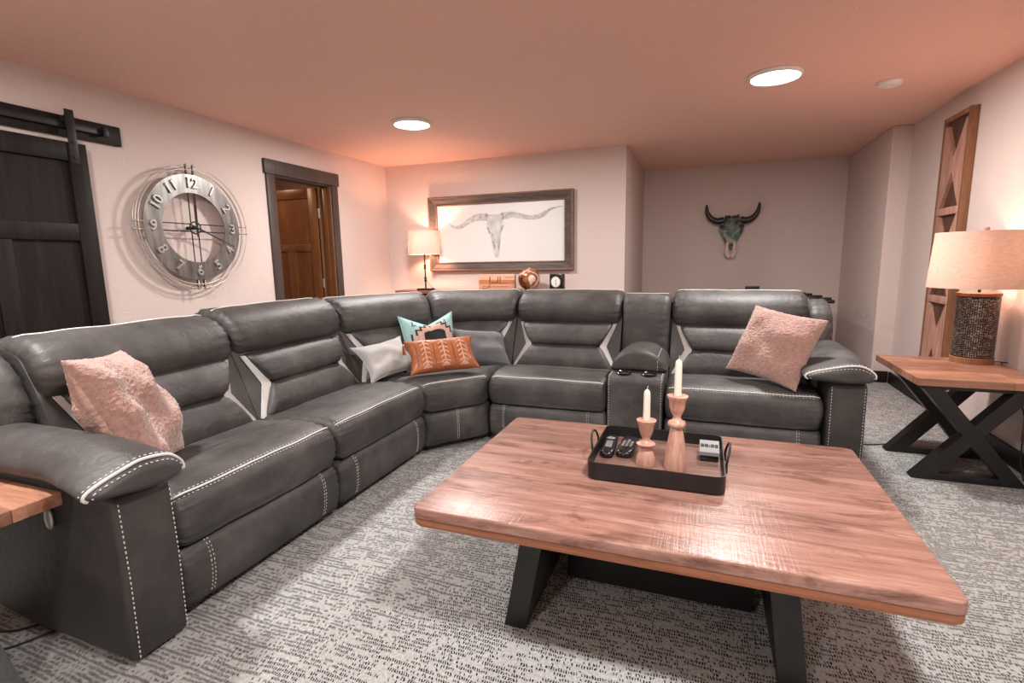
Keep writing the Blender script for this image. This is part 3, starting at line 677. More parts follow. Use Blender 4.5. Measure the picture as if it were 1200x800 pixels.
o, S = cushion('cushion', .42, .42, .15, M['aqua'], (-1.895, 3.34, .675), (.688, -.642, .339), (-.269, .209, .94), 'aqua cushion with a stepped blush and maroon motif behind the tan cushion', .10, 0, 44, .02, 3.0, 2.6, .075); piping(o, S, M['aqua'], .005)
U0 = .12
stp = [(.80, -.30, .22), (.62, .22, .42), (.45, .42, .60), (.28, .60, .76)]
applique(o, S, 'maroon_steps', [rect(U0 - a - .07, U0 + a + .07, c, d + .07) for a, c, d in stp], M['maroon'], .002)
applique(o, S, 'blush_steps', [rect(U0 - a, U0 + a, c, d) for a, c, d in stp] + [rect(U0 - .13, U0 + .13, .76, .84)], M['blush'], .004)
applique(o, S, 'black_oval', [rect(U0 - a, U0 + a, c, d) for a, c, d in ((.40, .0, .34), (.35, .34, .40), (.26, .40, .45), (.14, .45, .48))], M['blackwv'], .006)
ar = []
for sx in (-1, 1):
    for (x0, y0), (x1, y1) in (((.56, .86), (.62, .62)), ((.62, .62), (.46, .70)), ((.48, .68), (.64, .88))):
        ar.append([(sx * x0, y0), (sx * (x0 + .03), y0 + .02), (sx * (x1 + .03), y1 + .02), (sx * x1, y1)])
for k in (0, 1): applique(o, S, 'maroon_arrow', ar[3 * k:3 * k + 3], M['maroon'], .002)
o, S = cushion('cushion', .49, .275, .12, M['tan'], (-1.66, 3.085, .628), (.46, -.56, .68), (-.47, .51, .72), 'oblong tan leather cushion with pale tribal pattern and corner tassel', .12, 0, 44, .01, 1.0, 3.2)
pal, seam = [], []
for uc in (-.50, .02, .54):
    for k in range(6):
        v = -.72 + k * .27
        pal += [[(uc - .13, v), (uc, v + .17), (uc, v + .23), (uc - .13, v + .10)], [(uc, v + .17), (uc + .13, v), (uc + .13, v + .10), (uc, v + .23)]]
    pal.append(rect(uc - .022, uc + .022, -.8, .88))
    pal.append([(uc - .15, -.88), (uc + .15, -.88), (uc + .03, -.68), (uc - .03, -.68)])
for us in (-.26, .29, -.77, .80): seam.append(rect(us - .012, us + .012, -.93, .93))
applique(o, S, 'pale_pattern', pal, M['tanpale'], .0022)['kind'] = 'stuff'; applique(o, S, 'seam', seam, M['tandark'], .0018)['kind'] = 'stuff'
bm = bmesh.new()
for k in range(22):
    a = random.uniform(0, 2 * PI); r = random.uniform(0, .018)
    tube(bm, [(-.242, .118, .0), (-.25 + r * math.cos(a) * .5, .10, r * math.sin(a) * .6), (-.252 + r * math.cos(a), .03 + random.uniform(0, .015), r * math.sin(a))], .0022, 4)
me = bpy.data.meshes.new('tassel'); bm.to_mesh(me); bm.free(); c = bpy.data.objects.new('tassel', me); C.objects.link(c); me.materials.append(M['tan']); c.parent = o

# ------------------------------------------------------------------ coffee table
ct = thing('coffee_table', (-.13, 1.9, 0), 'large coffee table with a reddish plank top on black slab legs', 'coffee table')
TX0, TX1, TY0, TY1, TZ = -.88, .62, 1.375, 2.43, .455
nb = 6
ys = [TY0 + (TY1 - TY0) * k / nb for k in range(nb + 1)]
for k in range(nb):
    bm = bmesh.new(); g = .0007
    vs = box(bm, TX0, TX1, ys[k] + g, ys[k + 1] - g, TZ - .034, TZ)
    corner = []
    for e in bm.edges:
        a, b = e.verts[0].co, e.verts[1].co
        if abs(a.x - b.x) < 1e-6 and abs(a.y - b.y) < 1e-6:
            if (k == 0 and abs(a.y - ys[0] - g) < 1e-4) or (k == nb - 1 and abs(a.y - ys[-1] + g) < 1e-4): corner.append(e)
    if corner: bmesh.ops.bevel(bm, geom=corner, offset=.03, segments=5, affect='EDGES', profile=.5)
    top = [e for e in bm.edges if all(v.co.z > TZ - 1e-5 for v in e.verts)]
    outer = [e for e in top if len([f for f in e.link_faces if abs(f.normal.z) < .5]) and not (all(abs(v.co.y - ys[k] - g) < 1e-4 for v in e.verts) and k > 0) and not (all(abs(v.co.y - ys[k + 1] + g) < 1e-4 for v in e.verts) and k < nb - 1)]
    bm.normal_update()
    bmesh.ops.bevel(bm, geom=[e for e in bm.edges if all(v.co.z > TZ - 1e-5 for v in e.verts) and not ((all(abs(v.co.y - ys[k] - g) < 1e-4 for v in e.verts) and k > 0) or (all(abs(v.co.y - ys[k + 1] + g) < 1e-4 for v in e.verts) and k < nb - 1))], offset=.006, segments=3, affect='EDGES', profile=.5)
    obj('plank', bm, M['table'], ct, True, 30)
bm = bmesh.new(); prism(bm, rpoly([(TX0 + .002, TY0 + .002), (TX1 - .002, TY0 + .002), (TX1 - .002, TY1 - .002), (TX0 + .002, TY1 - .002)], .03, 5), lambda p, s: Vector((p[0], p[1], TZ - .036 - .026 * s)))
bmesh.ops.bevel(bm, geom=[e for e in bm.edges if all(v.co.z < TZ - .06 for v in e.verts)], offset=.008, segments=2, affect='EDGES', profile=.5)
obj('edge_band', bm, M['table_edge'], ct, True, 40)
zt = TZ - .063
for sx, xt, xb in ((-1, -.49, -.565), (1, .245, .295)):
    bm = bmesh.new(); th = .078
    prism(bm, [(xt - th / 2, zt), (xt + th / 2, zt), (xb + th / 2, .001), (xb - th / 2, .001)], lambda p, s: Vector((p[0] , (1.50, 2.30)[s], p[1])))
    bmesh.ops.bevel(bm, geom=list(bm.edges), offset=.004, segments=2, affect='EDGES', profile=.5)
    obj('leg', bm, M['black'], ct, True, 40)
bx('stretcher', (-.452, .208, 1.80, 2.0, .03, .385), M['black'], ct, .004)

# tray and what stands on it
T0 = TZ + .0005
def rrect(x0, x1, y0, y1, r): return rpoly([(x0, y0), (x1, y0), (x1, y1), (x0, y1)], r, 6)
tray = thing('serving_tray', (-.14, 2.0, T0), 'black metal tray with wooden base and loop handles on the coffee table', 'tray')
bm = bmesh.new(); prism(bm, rrect(-.372, .098, 1.782, 2.222, .035), lambda p, s: Vector((p[0], p[1], T0 + .012 + .008 * s))); obj('tray_base', bm, M['traywood'], tray)
bm = bmesh.new(); A = rrect(-.377, .103, 1.777, 2.227, .04); B = rrect(-.373, .099, 1.781, 2.223, .036); n = len(A)
rg = [[bm.verts.new((p[0], p[1], T0 + z)) for p in q] for q, z in ((A, .006), (A, .068), (B, .068), (B, .006))]
for i in range(4):
    for k in range(n): bm.faces.new((rg[i][k], rg[i][(k + 1) % n], rg[(i + 1) % 4][(k + 1) % n], rg[(i + 1) % 4][k]))
obj('tray_rim', bm, M['black'], tray, True, 40)
for sx, x in ((-1, -.384), (1, .110)):
    bm = bmesh.new(); pts = []
    for k in range(17):
        a = PI * k / 16; pts.append((x + sx * .012 * math.sin(a), 2.0 + .062 * math.cos(a), T0 + .055 + .055 * math.sin(a) ** .8))
    pts = [(x, 2.062, T0 + .02)] + pts + [(x, 1.938, T0 + .02)]
    tube(bm, pts, .0045, 8); obj('handle', bm, M['black'], tray, True)
for x, y in ((-.345, 1.81), (.071, 1.81), (-.345, 2.195), (.071, 2.195)): lt('foot', [(.010, 0), (.011, .006), (.010, .0115)], (x, y, T0), M['brass'], tray, 14)
TB = T0 + .0205
def holder(x, y, prof, ch, label, clabel):
    o = lt('candle_holder', prof, (x, y, TB), M['pinewood'], None, 36, True, 60); tag(o, label, 'candle holder')
    z = TB + prof[-1][1] + .0003; cd = thing('taper_candle', (x, y, z), clabel, 'candle')
    lt('candle_body', [(.0135, 0), (.0125, ch - .018), (.010, ch - .006), (.004, ch)], (x, y, z), M['wax'], cd, 20)
    bm = bmesh.new(); tube(bm, [(x, y, z + ch), (x + .001, y, z + ch + .009), (x + .003, y, z + ch + .014)], .0012, 5); obj('wick', bm, M['thread'], cd)
holder(-.178, 1.935, [(.034, 0), (.036, .008), (.035, .03), (.028, .052), (.020, .066), (.019, .072), (.034, .078), (.036, .085), (.020, .094), (.014, .104), (.020, .118), (.026, .135), (.028, .155), (.036, .172), (.037, .178), (.030, .180), (.014, .178)], .118,
       'shorter turned wood candle holder with a bell base on the tray', 'cream taper candle in the shorter candle holder')
holder(-.068, 1.925, [(.039, 0), (.041, .008), (.039, .04), (.032, .10), (.023, .155), (.021, .160), (.032, .170), (.033, .178), (.029, .186), (.018, .192), (.013, .204), (.022, .222), (.028, .240), (.030, .268), (.038, .278), (.038, .284), (.030, .286), (.014, .284)], .135,
       'taller turned wood candle holder with a long cone base on the tray', 'cream taper candle in the taller candle holder')
def remote(x, y, rz, w, l, label, kind):
    t = thing('remote_control', (x, y, TB), label, 'remote control', None, rz)
    def tr(p): return Matrix.Translation((x, y, TB)) @ Matrix.Rotation(rz, 4, 'Z') @ Vector(p)
    bm = bmesh.new()
    out = []
    for k in range(28):
        a = 2 * PI * k / 28; cx, sy = math.cos(a), math.sin(a)
        px = w / 2 * math.copysign(abs(cx) ** .55, cx); py = l / 2 * math.copysign(abs(sy) ** .6, sy)
        if kind: px *= 1 - .16 * math.exp(-((py + .01) / .02) ** 2)
        else: px *= .86 + .14 * (py / l * 2) ** 2
        out.append((px, py))
    rings = [[bm.verts.new(tr((p[0] * s, p[1] * s, z))) for p in out] for s, z in ((.9, .0005), (1, .006), (1, .018), (.93, .025), (.80, .027))]
    for A, B in zip(rings, rings[1:]):
        for k in range(28): bm.faces.new((A[k], A[(k + 1) % 28], B[(k + 1) % 28], B[k]))
    bm.faces.new(rings[0][::-1]); bm.faces.new(rings[-1]); obj('case', bm, M['plastic'], t, True, 50)
    if kind:
        for j in range(5):
            for i in range(3):
                if j == 4 and i != 1: continue
                bm = bmesh.new(); lathe(bm, [(.0062, .0265), (.0062, .0295), (.004, .031)], (0, 0, 0), 10)
                for v in bm.verts: v.co = tr((v.co.x + (i - 1) * .016, v.co.y - .035 + j * .0165, v.co.z))
                obj('button', bm, M['button'], t, True, 40)
    else:
        bm = bmesh.new(); lathe(bm, [(.017, .0268), (.018, .030), (.013, .032), (.009, .0285), (.002, .0285)], (0, 0, 0), 20)
        for v in bm.verts: v.co = tr((v.co.x, v.co.y * .7 + .045, v.co.z))
        obj('dial', bm, M['button'], t, True, 40)
        bm = bmesh.new(); box(bm, -.013, .013, -.06, .015, .0268, .0285, .002)
        for v in bm.verts: v.co = tr(v.co)
        obj('grip_strip', bm, M['button'], t, True, 40)
remote(-.337, 2.065, R(3), .064, .235, 'black remote control with a grey dial, leftmost on the tray', 0)
remote(-.263, 2.075, R(-3), .072, .215, 'waisted black remote control with rows of grey buttons', 1)
dv = thing('desk_timer', (.052, 2.07, TB), 'small black box with a grey digital face at the right of the tray', 'timer')
bx('case', (.018, .086, 2.035, 2.115, TB, TB + .026), M['plastic'], dv, .003)
bm = bmesh.new(); prism(bm, [(2.028, .026), (2.028, .040), (2.112, .060), (2.118, .052), (2.118, .026)], lambda p, s: Vector(((.016, .088)[s], p[0], TB + .0004 + p[1])))
obj('display_face', bm, M['lcd'], dv)
me = text_mesh('88:88', .030, .0006, .0006); c = link('display_digits', me, M['ink'], dv)
sl = math.atan2(.020, .084); mw = Matrix.Translation((.052, 2.072, TB + .0515)) @ Matrix.Rotation(sl, 4, 'X'); me.transform(mw)

# ------------------------------------------------------------------ end tables
def end_table(name, cx, cy, label, w=.60, d=.74, far=.09):
    zt, th = .585, .042
    t = thing(name, (cx, cy, 0), label, 'end table')
    n = 6; yy = [cy - d / 2 + d * k / n for k in range(n + 1)]
    for k in range(n):
        cuts = sorted([cx - w / 2, cx + w / 2] + [cx - w / 2 + w * random.uniform(.2, .8)])
        for a, b in zip(cuts, cuts[1:]): bx('plank', (a + .0004, b - .0004, yy[k] + .0004, yy[k + 1] - .0004, zt - th, zt), M['endwood'], t, .0025, 1)
    z1 = zt - th - .0005; L = .07
    for y in (cy - .345, cy + far):
        bm = bmesh.new(); x0, x1 = cx - .275, cx + .245
        def pl(p, s): return Vector((p[0], y + .075 * s, p[1]))
        hw = .045
        prism(bm, [(x0, .002), (x0 + 2 * hw, .002), (x1, z1), (x1 - 2 * hw, z1)], pl); obj('cross_leg', bm, M['black'], t)
        bm = bmesh.new()
        def pl2(p, s): return Vector((p[0], y + .001 + .073 * s, p[1]))
        prism(bm, [(x1 - 2 * hw, .003), (x1, .003), (x0 + 2 * hw, z1), (x0, z1)], pl2); obj('cross_leg', bm, M['black'], t)
        bx('foot_bar', (x0 + .03, x1 - .03, y + .002, y + .072, .0, .040), M['black'], t, .002)
        bx('top_bar', (x0 + .01, x1 - .01, y + .002, y + .072, z1 - .022, z1 - .0005), M['black'], t, .002)
    return t
end_table('end_table', 1.435, 3.72, 'wooden end table on black crossed legs right of the sofa, carrying the big lamp')
end_table('end_table', -2.115, .535, 'wooden end table at the near left, cut off by the picture edge', .60, .74, .16)

# big lamp on the right end table
ETZ = .5855
bl = thing('table_lamp', (1.60, 3.95, ETZ), 'lit table lamp with pierced dark metal drum base and wide linen shade', 'lamp')
bxx, byy = 1.60, 3.95
lt('base_ring', [(.107, 0), (.108, .035), (.103, .038)], (bxx, byy, ETZ), M['panelframe'], bl, 40)
lt('drum', [(.101, .038), (.101, .412)], (bxx, byy, ETZ), M['dkmetal'], bl, 40)
lt('top_ring', [(.103, .412), (.108, .414), (.108, .432), (.10, .434)], (bxx, byy, ETZ), M['panelframe'], bl, 40)
bm = bmesh.new(); ncol = 60
for k in range(ncol):
    a = 2 * PI * k / ncol; z = .045
    while z < .40:
        l = random.choice((.006, .006, .006, .008, .015, .03)); l = min(l, .408 - z)
        c, s = math.cos(a), math.sin(a); hw = .0031
        q = [(.1012, -hw), (.1045, -hw), (.1045, hw), (.1012, hw)]
        lo = [bm.verts.new((bxx + r * c - t * s, byy + r * s + t * c, ETZ + z)) for r, t in q]; hi = [bm.verts.new((v.co.x, v.co.y, v.co.z + l)) for v in lo]
        for i in range(4): bm.faces.new((lo[i], lo[(i + 1) % 4], hi[(i + 1) % 4], hi[i]))
        bm.faces.new(lo[::-1]); bm.faces.new(hi)
        if random.random() < .18:
            a2 = a + PI / ncol; c2, s2 = math.cos(a2), math.sin(a2)
            lo = [bm.verts.new((bxx + r * c2 - t * s2, byy + r * s2 + t * c2, ETZ + z)) for r, t in q]; hi = [bm.verts.new((v.co.x, v.co.y, v.co.z + .007)) for v in lo]
            for i in range(4): bm.faces.new((lo[i], lo[(i + 1) % 4], hi[(i + 1) % 4], hi[i]))
            bm.faces.new(hi)
        z += l + .0065
o = obj('fretwork', bm, M['fret'], bl); o['kind'] = 'stuff'
SZ0, SZ1 = ETZ + .465, ETZ + .80
def shade(t, x, y, z0, z1, r0, r1, m):
    lt('lamp_shade', [(r0, z0), (r1, z1), (r1 - .004, z1), (r0 - .004, z0), (r0, z0)], (x, y, 0), m, t, 48, False)
shade(bl, bxx, byy, SZ0, SZ1, .262, .242, M['shade'])
bm = bmesh.new(); tube(bm, [(bxx, byy, ETZ + .434), (bxx, byy, SZ1 - .012)], .008, 10); obj('stem', bm, M['dkmetal'], bl, True, 40)
bm = bmesh.new()
for k in range(3):
    a = 2 * PI * k / 3; tube(bm, [(bxx, byy, SZ1 - .015), (bxx + .239 * math.cos(a), byy + .239 * math.sin(a), SZ1 - .006)], .003, 6)
obj('shade_spider', bm, M['dkmetal'], bl, True)
lt('finial', [(.010, SZ1 - .012), (.012, SZ1), (.014, SZ1 + .018), (.010, SZ1 + .026)], (bxx, byy, 0), M['panelpale'], bl, 14)
def bulb(t, x, y, z, watts, loc):
    for dx in ((0,) if watts > 0 else ()):
        lt('bulb', [(.010, -.05), (.014, -.03), (.028, 0), (.026, .018), (.014, .03), (.002, .034)], (x + .03, y - .03, z), M['bulb'], t, 18)
        l = bpy.data.lights.new('bulb_lamp', 'POINT'); l.energy = watts; l.color = LAMP_COL; l.shadow_soft_size = .045
        lo = bpy.data.objects.new('bulb_lamp', l); C.objects.link(lo); lo.parent = t; lo.location = (loc[0] - .012, loc[1] + .012, loc[2])
bulb(bl, bxx, byy, SZ0 + .13, LAMP_RIGHT_W, (0, 0, SZ0 + .16 - ETZ))
bm = bmesh.new(); tube(bm, spline([(bxx + .10, byy + .03, ETZ + .004), (bxx + .18, byy + .0, ETZ + .004), (1.728, byy - .05, ETZ + .006), (1.750, byy - .10, ETZ - .03), (1.755, 3.70, .40), (1.745, 3.62, .30), (1.74, 3.6, .1), (1.72, 3.5, .006)], 8, False), .003, 6)
obj('power_cord', bm, M['ink'], bl, True)

# ------------------------------------------------------------------ console table by the back wall
kt = thing('sofa_table', (-2.3, 5.53, 0), 'narrow wooden console table against the back wall, behind the corner of the sofa', 'console table')
KZ = .925
for k in range(3): bx('plank', (-3.50, -1.22, 5.37 + .107 * k, 5.37 + .107 * (k + 1) - .001, KZ - .035, KZ), M['endwood'], kt, .002, 1)
for x in (-3.40, -1.38):
    for y in (5.40, 5.64): bx('leg', (x, x + .05, y, y + .05, 0, KZ - .0905), M['espresso'], kt, .003)
bx('apron', (-3.42, -1.31, 5.405, 5.43, KZ - .09, KZ - .0355), M['espresso'], kt, .002)
bx('apron', (-3.42, -1.31, 5.655, 5.68, KZ - .09, KZ - .0355), M['espresso'], kt, .002)
KZ += .0005
lx, ly = -3.13, 5.47
sl_ = thing('table_lamp', (lx, ly, KZ), 'lit slim table lamp with white drum shade beside the framed drawing', 'lamp')
bx('lamp_base', (lx - .085, lx + .085, ly - .07, ly + .07, KZ, KZ + .022), M['dkmetal'], sl_, .004)
bm = bmesh.new(); tube(bm, [(lx, ly, KZ + .022), (lx, ly, KZ + .68)], .009, 10); obj('stem', bm, M['dkmetal'], sl_, True, 40)
for z in (.13, .28): lt('knuckle', [(.009, z - .03), (.017, z - .02), (.012, z), (.017, z + .02), (.009, z + .03)], (lx, ly, KZ), M['dkmetal'], sl_, 14)
shade(sl_, lx, ly, KZ + .425, KZ + .70, .190, .185, M['shade2'])
bm = bmesh.new()
for k in range(3):
    a = 2 * PI * k / 3; tube(bm, [(lx, ly, KZ + .68), (lx + .182 * math.cos(a), ly + .182 * math.sin(a), KZ + .69)], .003, 6)
obj('shade_spider', bm, M['dkmetal'], sl_, True)
bulb(sl_, lx, ly, KZ + .53, LAMP_LEFT_W, (0, 0, .56))
bm = bmesh.new(); tube(bm, spline([(lx + .02, ly - .03, KZ + .16), (lx + .05, ly - .04, KZ + .10), (lx + .11, ly - .03, KZ + .03), (lx + .13, ly + .05, KZ + .004), (lx + .1, ly + .16, KZ + .004)], 8, False), .0025, 5); obj('power_cord', bm, M['ink'], sl_, True)
# sign
sg = thing('wooden_sign', (-2.20, 5.47, KZ), 'wooden plaque with burnt script lettering on the console table', 'sign')
sx0, sx1, sy, sz0, sz1 = -2.425, -1.985, 5.46, KZ, KZ + .185
bx('board', (sx0, sx1, sy, sy + .05, sz0, sz1), M['sign'], sg, .002)
bx('stripe', (sx0 + .001, sx1 - .001, sy - .0012, sy - .0002, sz0 + .075, sz0 + .120), M['signstripe'], sg)
bm = bmesh.new(); yy_ = sy - .0025
big_ = [(.04, .02), (.12, .03), (.14, .10), (.145, .16), (.135, .11), (.15, .075), (.17, .10), (.175, .075), (.19, .10), (.20, .075), (.215, .10), (.225, .075), (.235, .12), (.245, .165), (.238, .10), (.25, .075), (.265, .10), (.27, .16), (.262, .10), (.28, .075), (.30, .09), (.33, .08), (.36, .085)]
tube(bm, [(sx0 + x, yy_, sz0 + z) for x, z in [(p.x, p.y) for p in spline([(a, b, 0) for a, b in big_], 5, False)]], .0028, 5)
for z, a, b, am_ in ((.046, .05, .38, .007), (.026, .04, .40, .005), (.155, .31, .40, .006), (.140, .33, .41, .004)):
    x = a
    while x < b:
        w_ = random.uniform(.02, .045); n_ = int(w_ / .003)
        tube(bm, [(sx0 + x + w_ * i / n_, yy_, sz0 + z + am_ * math.sin(i * 2.1) * random.uniform(.4, 1)) for i in range(n_ + 1)], .0012, 4); x += w_ + .012
obj('lettering', bm, M['signink'], sg)
# ball on a ring
bo = thing('decorative_ball', (-1.815, 5.47, KZ), 'round marbled brown and pink ball between the plaque and the small clock', 'ornament')
lt('ring_stand', [(.045, 0), (.05, .004), (.046, .014), (.038, .014), (.036, .004), (.04, 0)], (-1.815, 5.47, KZ), M['dkmetal'], bo, 24, False)
lt('ball', [(.122 * math.sin(PI * k / 24) + .0005, .128 - .122 * math.cos(PI * k / 24)) for k in range(25)], (-1.815, 5.47, KZ + .001), M['ball'], bo, 40)
# desk clock
dc = thing('desk_clock', (-1.49, 5.47, KZ), 'small square black clock with a white dial on the console table', 'clock')
bm = bmesh.new(); box(bm, -.08, .08, -.035, .035, .008, .182, .008)
rt = Matrix.Translation((-1.49, 5.47, KZ)) @ Matrix.Rotation(R(-14), 4, 'Z')
bm.transform(rt); obj('case', bm, M['plastic'], dc, True, 40)
def put(o_me): o_me.transform(rt)
for nm, r, yo, m_ in (('bezel', .062, -.0365, M['button']), ('dial', .054, -.0385, M['white'])):
    bm = bmesh.new(); tube(bm, [(0, -.0352, .097), (0, yo, .097)], r, 28); bm.transform(rt); obj(nm, bm, m_, dc, True, 40)
for nm, a, l in (('hour_hand', 15, .028), ('minute_hand', 165, .040)):
    bm = bmesh.new(); tube(bm, [(0, -.0400, .097), (math.sin(R(a)) * l, -.0400, .097 + math.cos(R(a)) * l)], .0022, 5); bm.transform(rt); obj(nm, bm, M['ink'], dc)
for x in (-.055, .055):
    for y in (-.02, .02):
        bm = bmesh.new(); lathe(bm, [(.010, 0), (.010, .0078)], (x, y, 0), 10); bm.transform(rt); obj('foot', bm, M['plastic'], dc)

# ------------------------------------------------------------------ framed longhorn drawing
pc = thing('framed_picture', (-2.26, YB, 1.59), 'pencil drawing of a longhorn skull in a wide weathered frame', 'picture')
fx0, fx1, fz0, fz1, fy = -3.17, -1.36, 1.145, 2.03, YB - .001
def moulding(nm, prof, m_, parent):
    """prof: (inset from the outer edge, height off the wall), mitred round the frame"""
    for a, b in (((fx0, fz0), (fx1, fz0)), ((fx1, fz0), (fx1, fz1)), ((fx1, fz1), (fx0, fz1)), ((fx0, fz1), (fx0, fz0))):
        bm = bmesh.new(); a, b = Vector(a), Vector(b); d = (b - a).normalized(); nn = Vector((-d.y, d.x))
        rg = []
        for end, sg_ in ((a, 1), (b, -1)): rg.append([bm.verts.new((end.x + (nn.x + d.x * sg_) * i, fy - h_, end.y + (nn.y + d.y * sg_) * i)) for i, h_ in prof])
        n_ = len(prof)
        for k in range(n_): bm.faces.new((rg[0][k], rg[0][(k + 1) % n_], rg[1][(k + 1) % n_], rg[1][k]))
        bm.faces.new(rg[0]); bm.faces.new(rg[1][::-1]); obj(nm, bm, m_, parent, True, 30)
moulding('outer_lip', [(0, 0), (0, .055), (.008, .060), (.018, .058), (.022, .05), (.022, 0)], M['framelip'], pc)
moulding('moulding', [(.0225, 0), (.0225, .048), (.035, .046), (.055, .035), (.075, .027), (.092, .025), (.092, 0)], M['frame'], pc)
moulding('inner_lip', [(.0925, 0), (.0925, .030), (.098, .034), (.106, .032), (.108, .020), (.108, 0)], M['framelip'], pc)
ax0, ax1, az0, az1 = fx0 + .107, fx1 - .107, fz0 + .107, fz1 - .107
art = bx('art_sheet', (ax0, ax1, fy - .012, fy - .001, az0, az1), M['paper'], pc)
AW, AH = ax1 - ax0, az1 - az0
def ap(u, v, off=.0128): return Vector((ax0 + u * AW, fy - off, az1 - v * AH))
def strip(bm, top, bot, n=24, off=.0128):
    T_, B_ = spline([(a, b, 0) for a, b in top], 8, False), spline([(a, b, 0) for a, b in bot], 8, False); n = min(len(T_), len(B_))
    va = [bm.verts.new(ap(T_[i].x, T_[i].y, off)) for i in range(n)]; vb = [bm.verts.new(ap(B_[i].x, B_[i].y, off)) for i in range(n)]
    for i in range(n - 1): bm.faces.new((va[i], va[i + 1], vb[i + 1], vb[i]))
bm = bmesh.new()
strip(bm, [(.095, .30), (.14, .355), (.19, .34), (.26, .235), (.33, .165), (.405, .165)], [(.095, .31), (.145, .41), (.21, .40), (.28, .315), (.34, .285), (.405, .285)])
strip(bm, [(.535, .165), (.61, .150), (.69, .20), (.76, .235), (.83, .20), (.90, .125), (.99, .10)], [(.535, .285), (.61, .255), (.67, .275), (.75, .305), (.84, .275), (.905, .160), (.99, .11)])
strip(bm, [(.405, .17), (.41, .29), (.425, .42), (.45, .60), (.46, .82), (.48, .92)], [(.42, .17), (.428, .29), (.442, .42), (.468, .60), (.475, .82), (.485, .90)])
strip(bm, [(.535, .17), (.53, .29), (.53, .42), (.51, .60), (.505, .82), (.49, .92)], [(.522, .17), (.516, .29), (.514, .42), (.494, .60), (.492, .82), (.485, .90)])
strip(bm, [(.41, .185), (.47, .20), (.535, .185)], [(.41, .20), (.47, .215), (.535, .20)])
strip(bm, [(.466, .22), (.47, .42), (.474, .62)], [(.472, .22), (.476, .42), (.478, .62)])
bmesh.ops.recalc_face_normals(bm, faces=bm.faces); obj('pencil_drawing', bm, M['pencil'], art)
bm = bmesh.new()
strip(bm, [(.398, .185), (.402, .30), (.418, .44), (.440, .60), (.455, .80), (.472, .935)], [(.542, .185), (.540, .30), (.528, .44), (.516, .60), (.508, .80), (.496, .935)], off=.0124)
obj('pencil_wash', bm, M['pencil3'], art)
bm = bmesh.new()
strip(bm, [(.405, .40), (.415, .45), (.425, .52)], [(.418, .40), (.428, .46), (.432, .50)], off=.0136)
strip(bm, [(.545, .36), (.535, .43), (.518, .50)], [(.540, .37), (.527, .43), (.515, .47)], off=.0136)
strip(bm, [(.447, .66), (.46, .72), (.468, .78)], [(.457, .64), (.466, .71), (.470, .75)], off=.0136)
strip(bm, [(.515, .62), (.507, .70), (.497, .80)], [(.506, .62), (.497, .70), (.493, .77)], off=.0136)
strip(bm, [(.397, .16), (.402, .22), (.402, .29)], [(.409, .16), (.411, .22), (.412, .29)], off=.0136)
strip(bm, [(.53, .16), (.532, .22), (.535, .29)], [(.542, .16), (.543, .22), (.545, .28)], off=.0136)
obj('pencil_shading', bm, M['pencil2'], art)

# ------------------------------------------------------------------ wall clock
wc = thing('wall_clock', (XL, 2.955, 1.55), 'large round pewter wall clock with wire rings and raised numerals', 'clock')
CX, CY, CZ = XL + .085, 2.955, 1.55
def cp(r, a, x=0.0): return Vector((CX + x, CY + r * math.sin(a), CZ + r * math.cos(a)))
bm = bmesh.new(); n = 72
rg = [[bm.verts.new(cp(r, 2 * PI * k / n, x)) for k in range(n)] for r, x in ((.262, -.004), (.262, .004), (.398, .004), (.398, -.004))]
for i in range(4):
    for k in range(n): bm.faces.new((rg[i][k], rg[i][(k + 1) % n], rg[(i + 1) % 4][(k + 1) % n], rg[(i + 1) % 4][k]))
obj('dial_ring', bm, M['steel'], wc, True, 40)
for r, oy, x in ((.462, .012, 0), (.432, 0, .004), (.448, -.006, -.02)):
    bm = bmesh.new(); tube(bm, [cp(r, 2 * PI * k / 72, x) + Vector((0, oy, 0)) for k in range(72)], .0038, 6, True); obj('wire_ring', bm, M['wire'], wc, True)
for q in range(4):
    a = PI / 2 * q; dr = Vector((0, math.sin(a), math.cos(a))); sd_ = Vector((0, math.cos(a), -math.sin(a))); c0 = Vector((CX, CY, CZ))
    for s in (-1, 1):
        bm = bmesh.new(); tube(bm, [c0 + dr * .03 + sd_ * .028 * s + Vector((-.006, 0, 0)), c0 + dr * .47 + sd_ * .028 * s + Vector((-.006, 0, 0))], .0042, 6); obj('spoke', bm, M['dkmetal'] if q in (0, 1, 2, 3) else M['wire'], wc, True)
        bm = bmesh.new(); tube(bm, [c0 + dr * .40 + sd_ * .028 * s + Vector((.008, 0, 0)), c0 + dr * .475 + sd_ * .028 * s + Vector((.008, 0, 0))], .0046, 6); obj('spoke_tip', bm, M['wire'], wc, True)
bm = bmesh.new(); tube(bm, [cp(.045, 2 * PI * k / 24, .002) for k in range(24)], .005, 6, True); obj('hub_ring', bm, M['dkmetal'], wc, True)
bm = bmesh.new(); tube(bm, [cp(0, 0, -.085), cp(0, 0, .02)], .014, 14); obj('hub', bm, M['dkmetal'], wc, True, 40)
for q in range(4):
    a = PI / 2 * q + PI / 4; bm = bmesh.new(); tube(bm, [cp(.33, a, -.0845), cp(.33, a, -.004)], .006, 8); obj('standoff', bm, M['dkmetal'], wc, True)
for h_ in range(1, 13):
    a = 2 * PI * h_ / 12; me = text_mesh(str(h_), .105, .005, .0022)
    rot = -a if h_ in (12, 1, 2, 10, 11) else (-(a - PI) if h_ in (4, 5, 6, 7, 8) else 0)
    B = Matrix(((0, 0, 1, 0), (1, 0, 0, 0), (0, 1, 0, 0), (0, 0, 0, 1)))
    me.transform(Matrix.Translation(cp(.331, a, .0085)) @ B @ Matrix.Rotation(rot, 4, 'Z')); link('numeral', me, M['numeral'], wc)
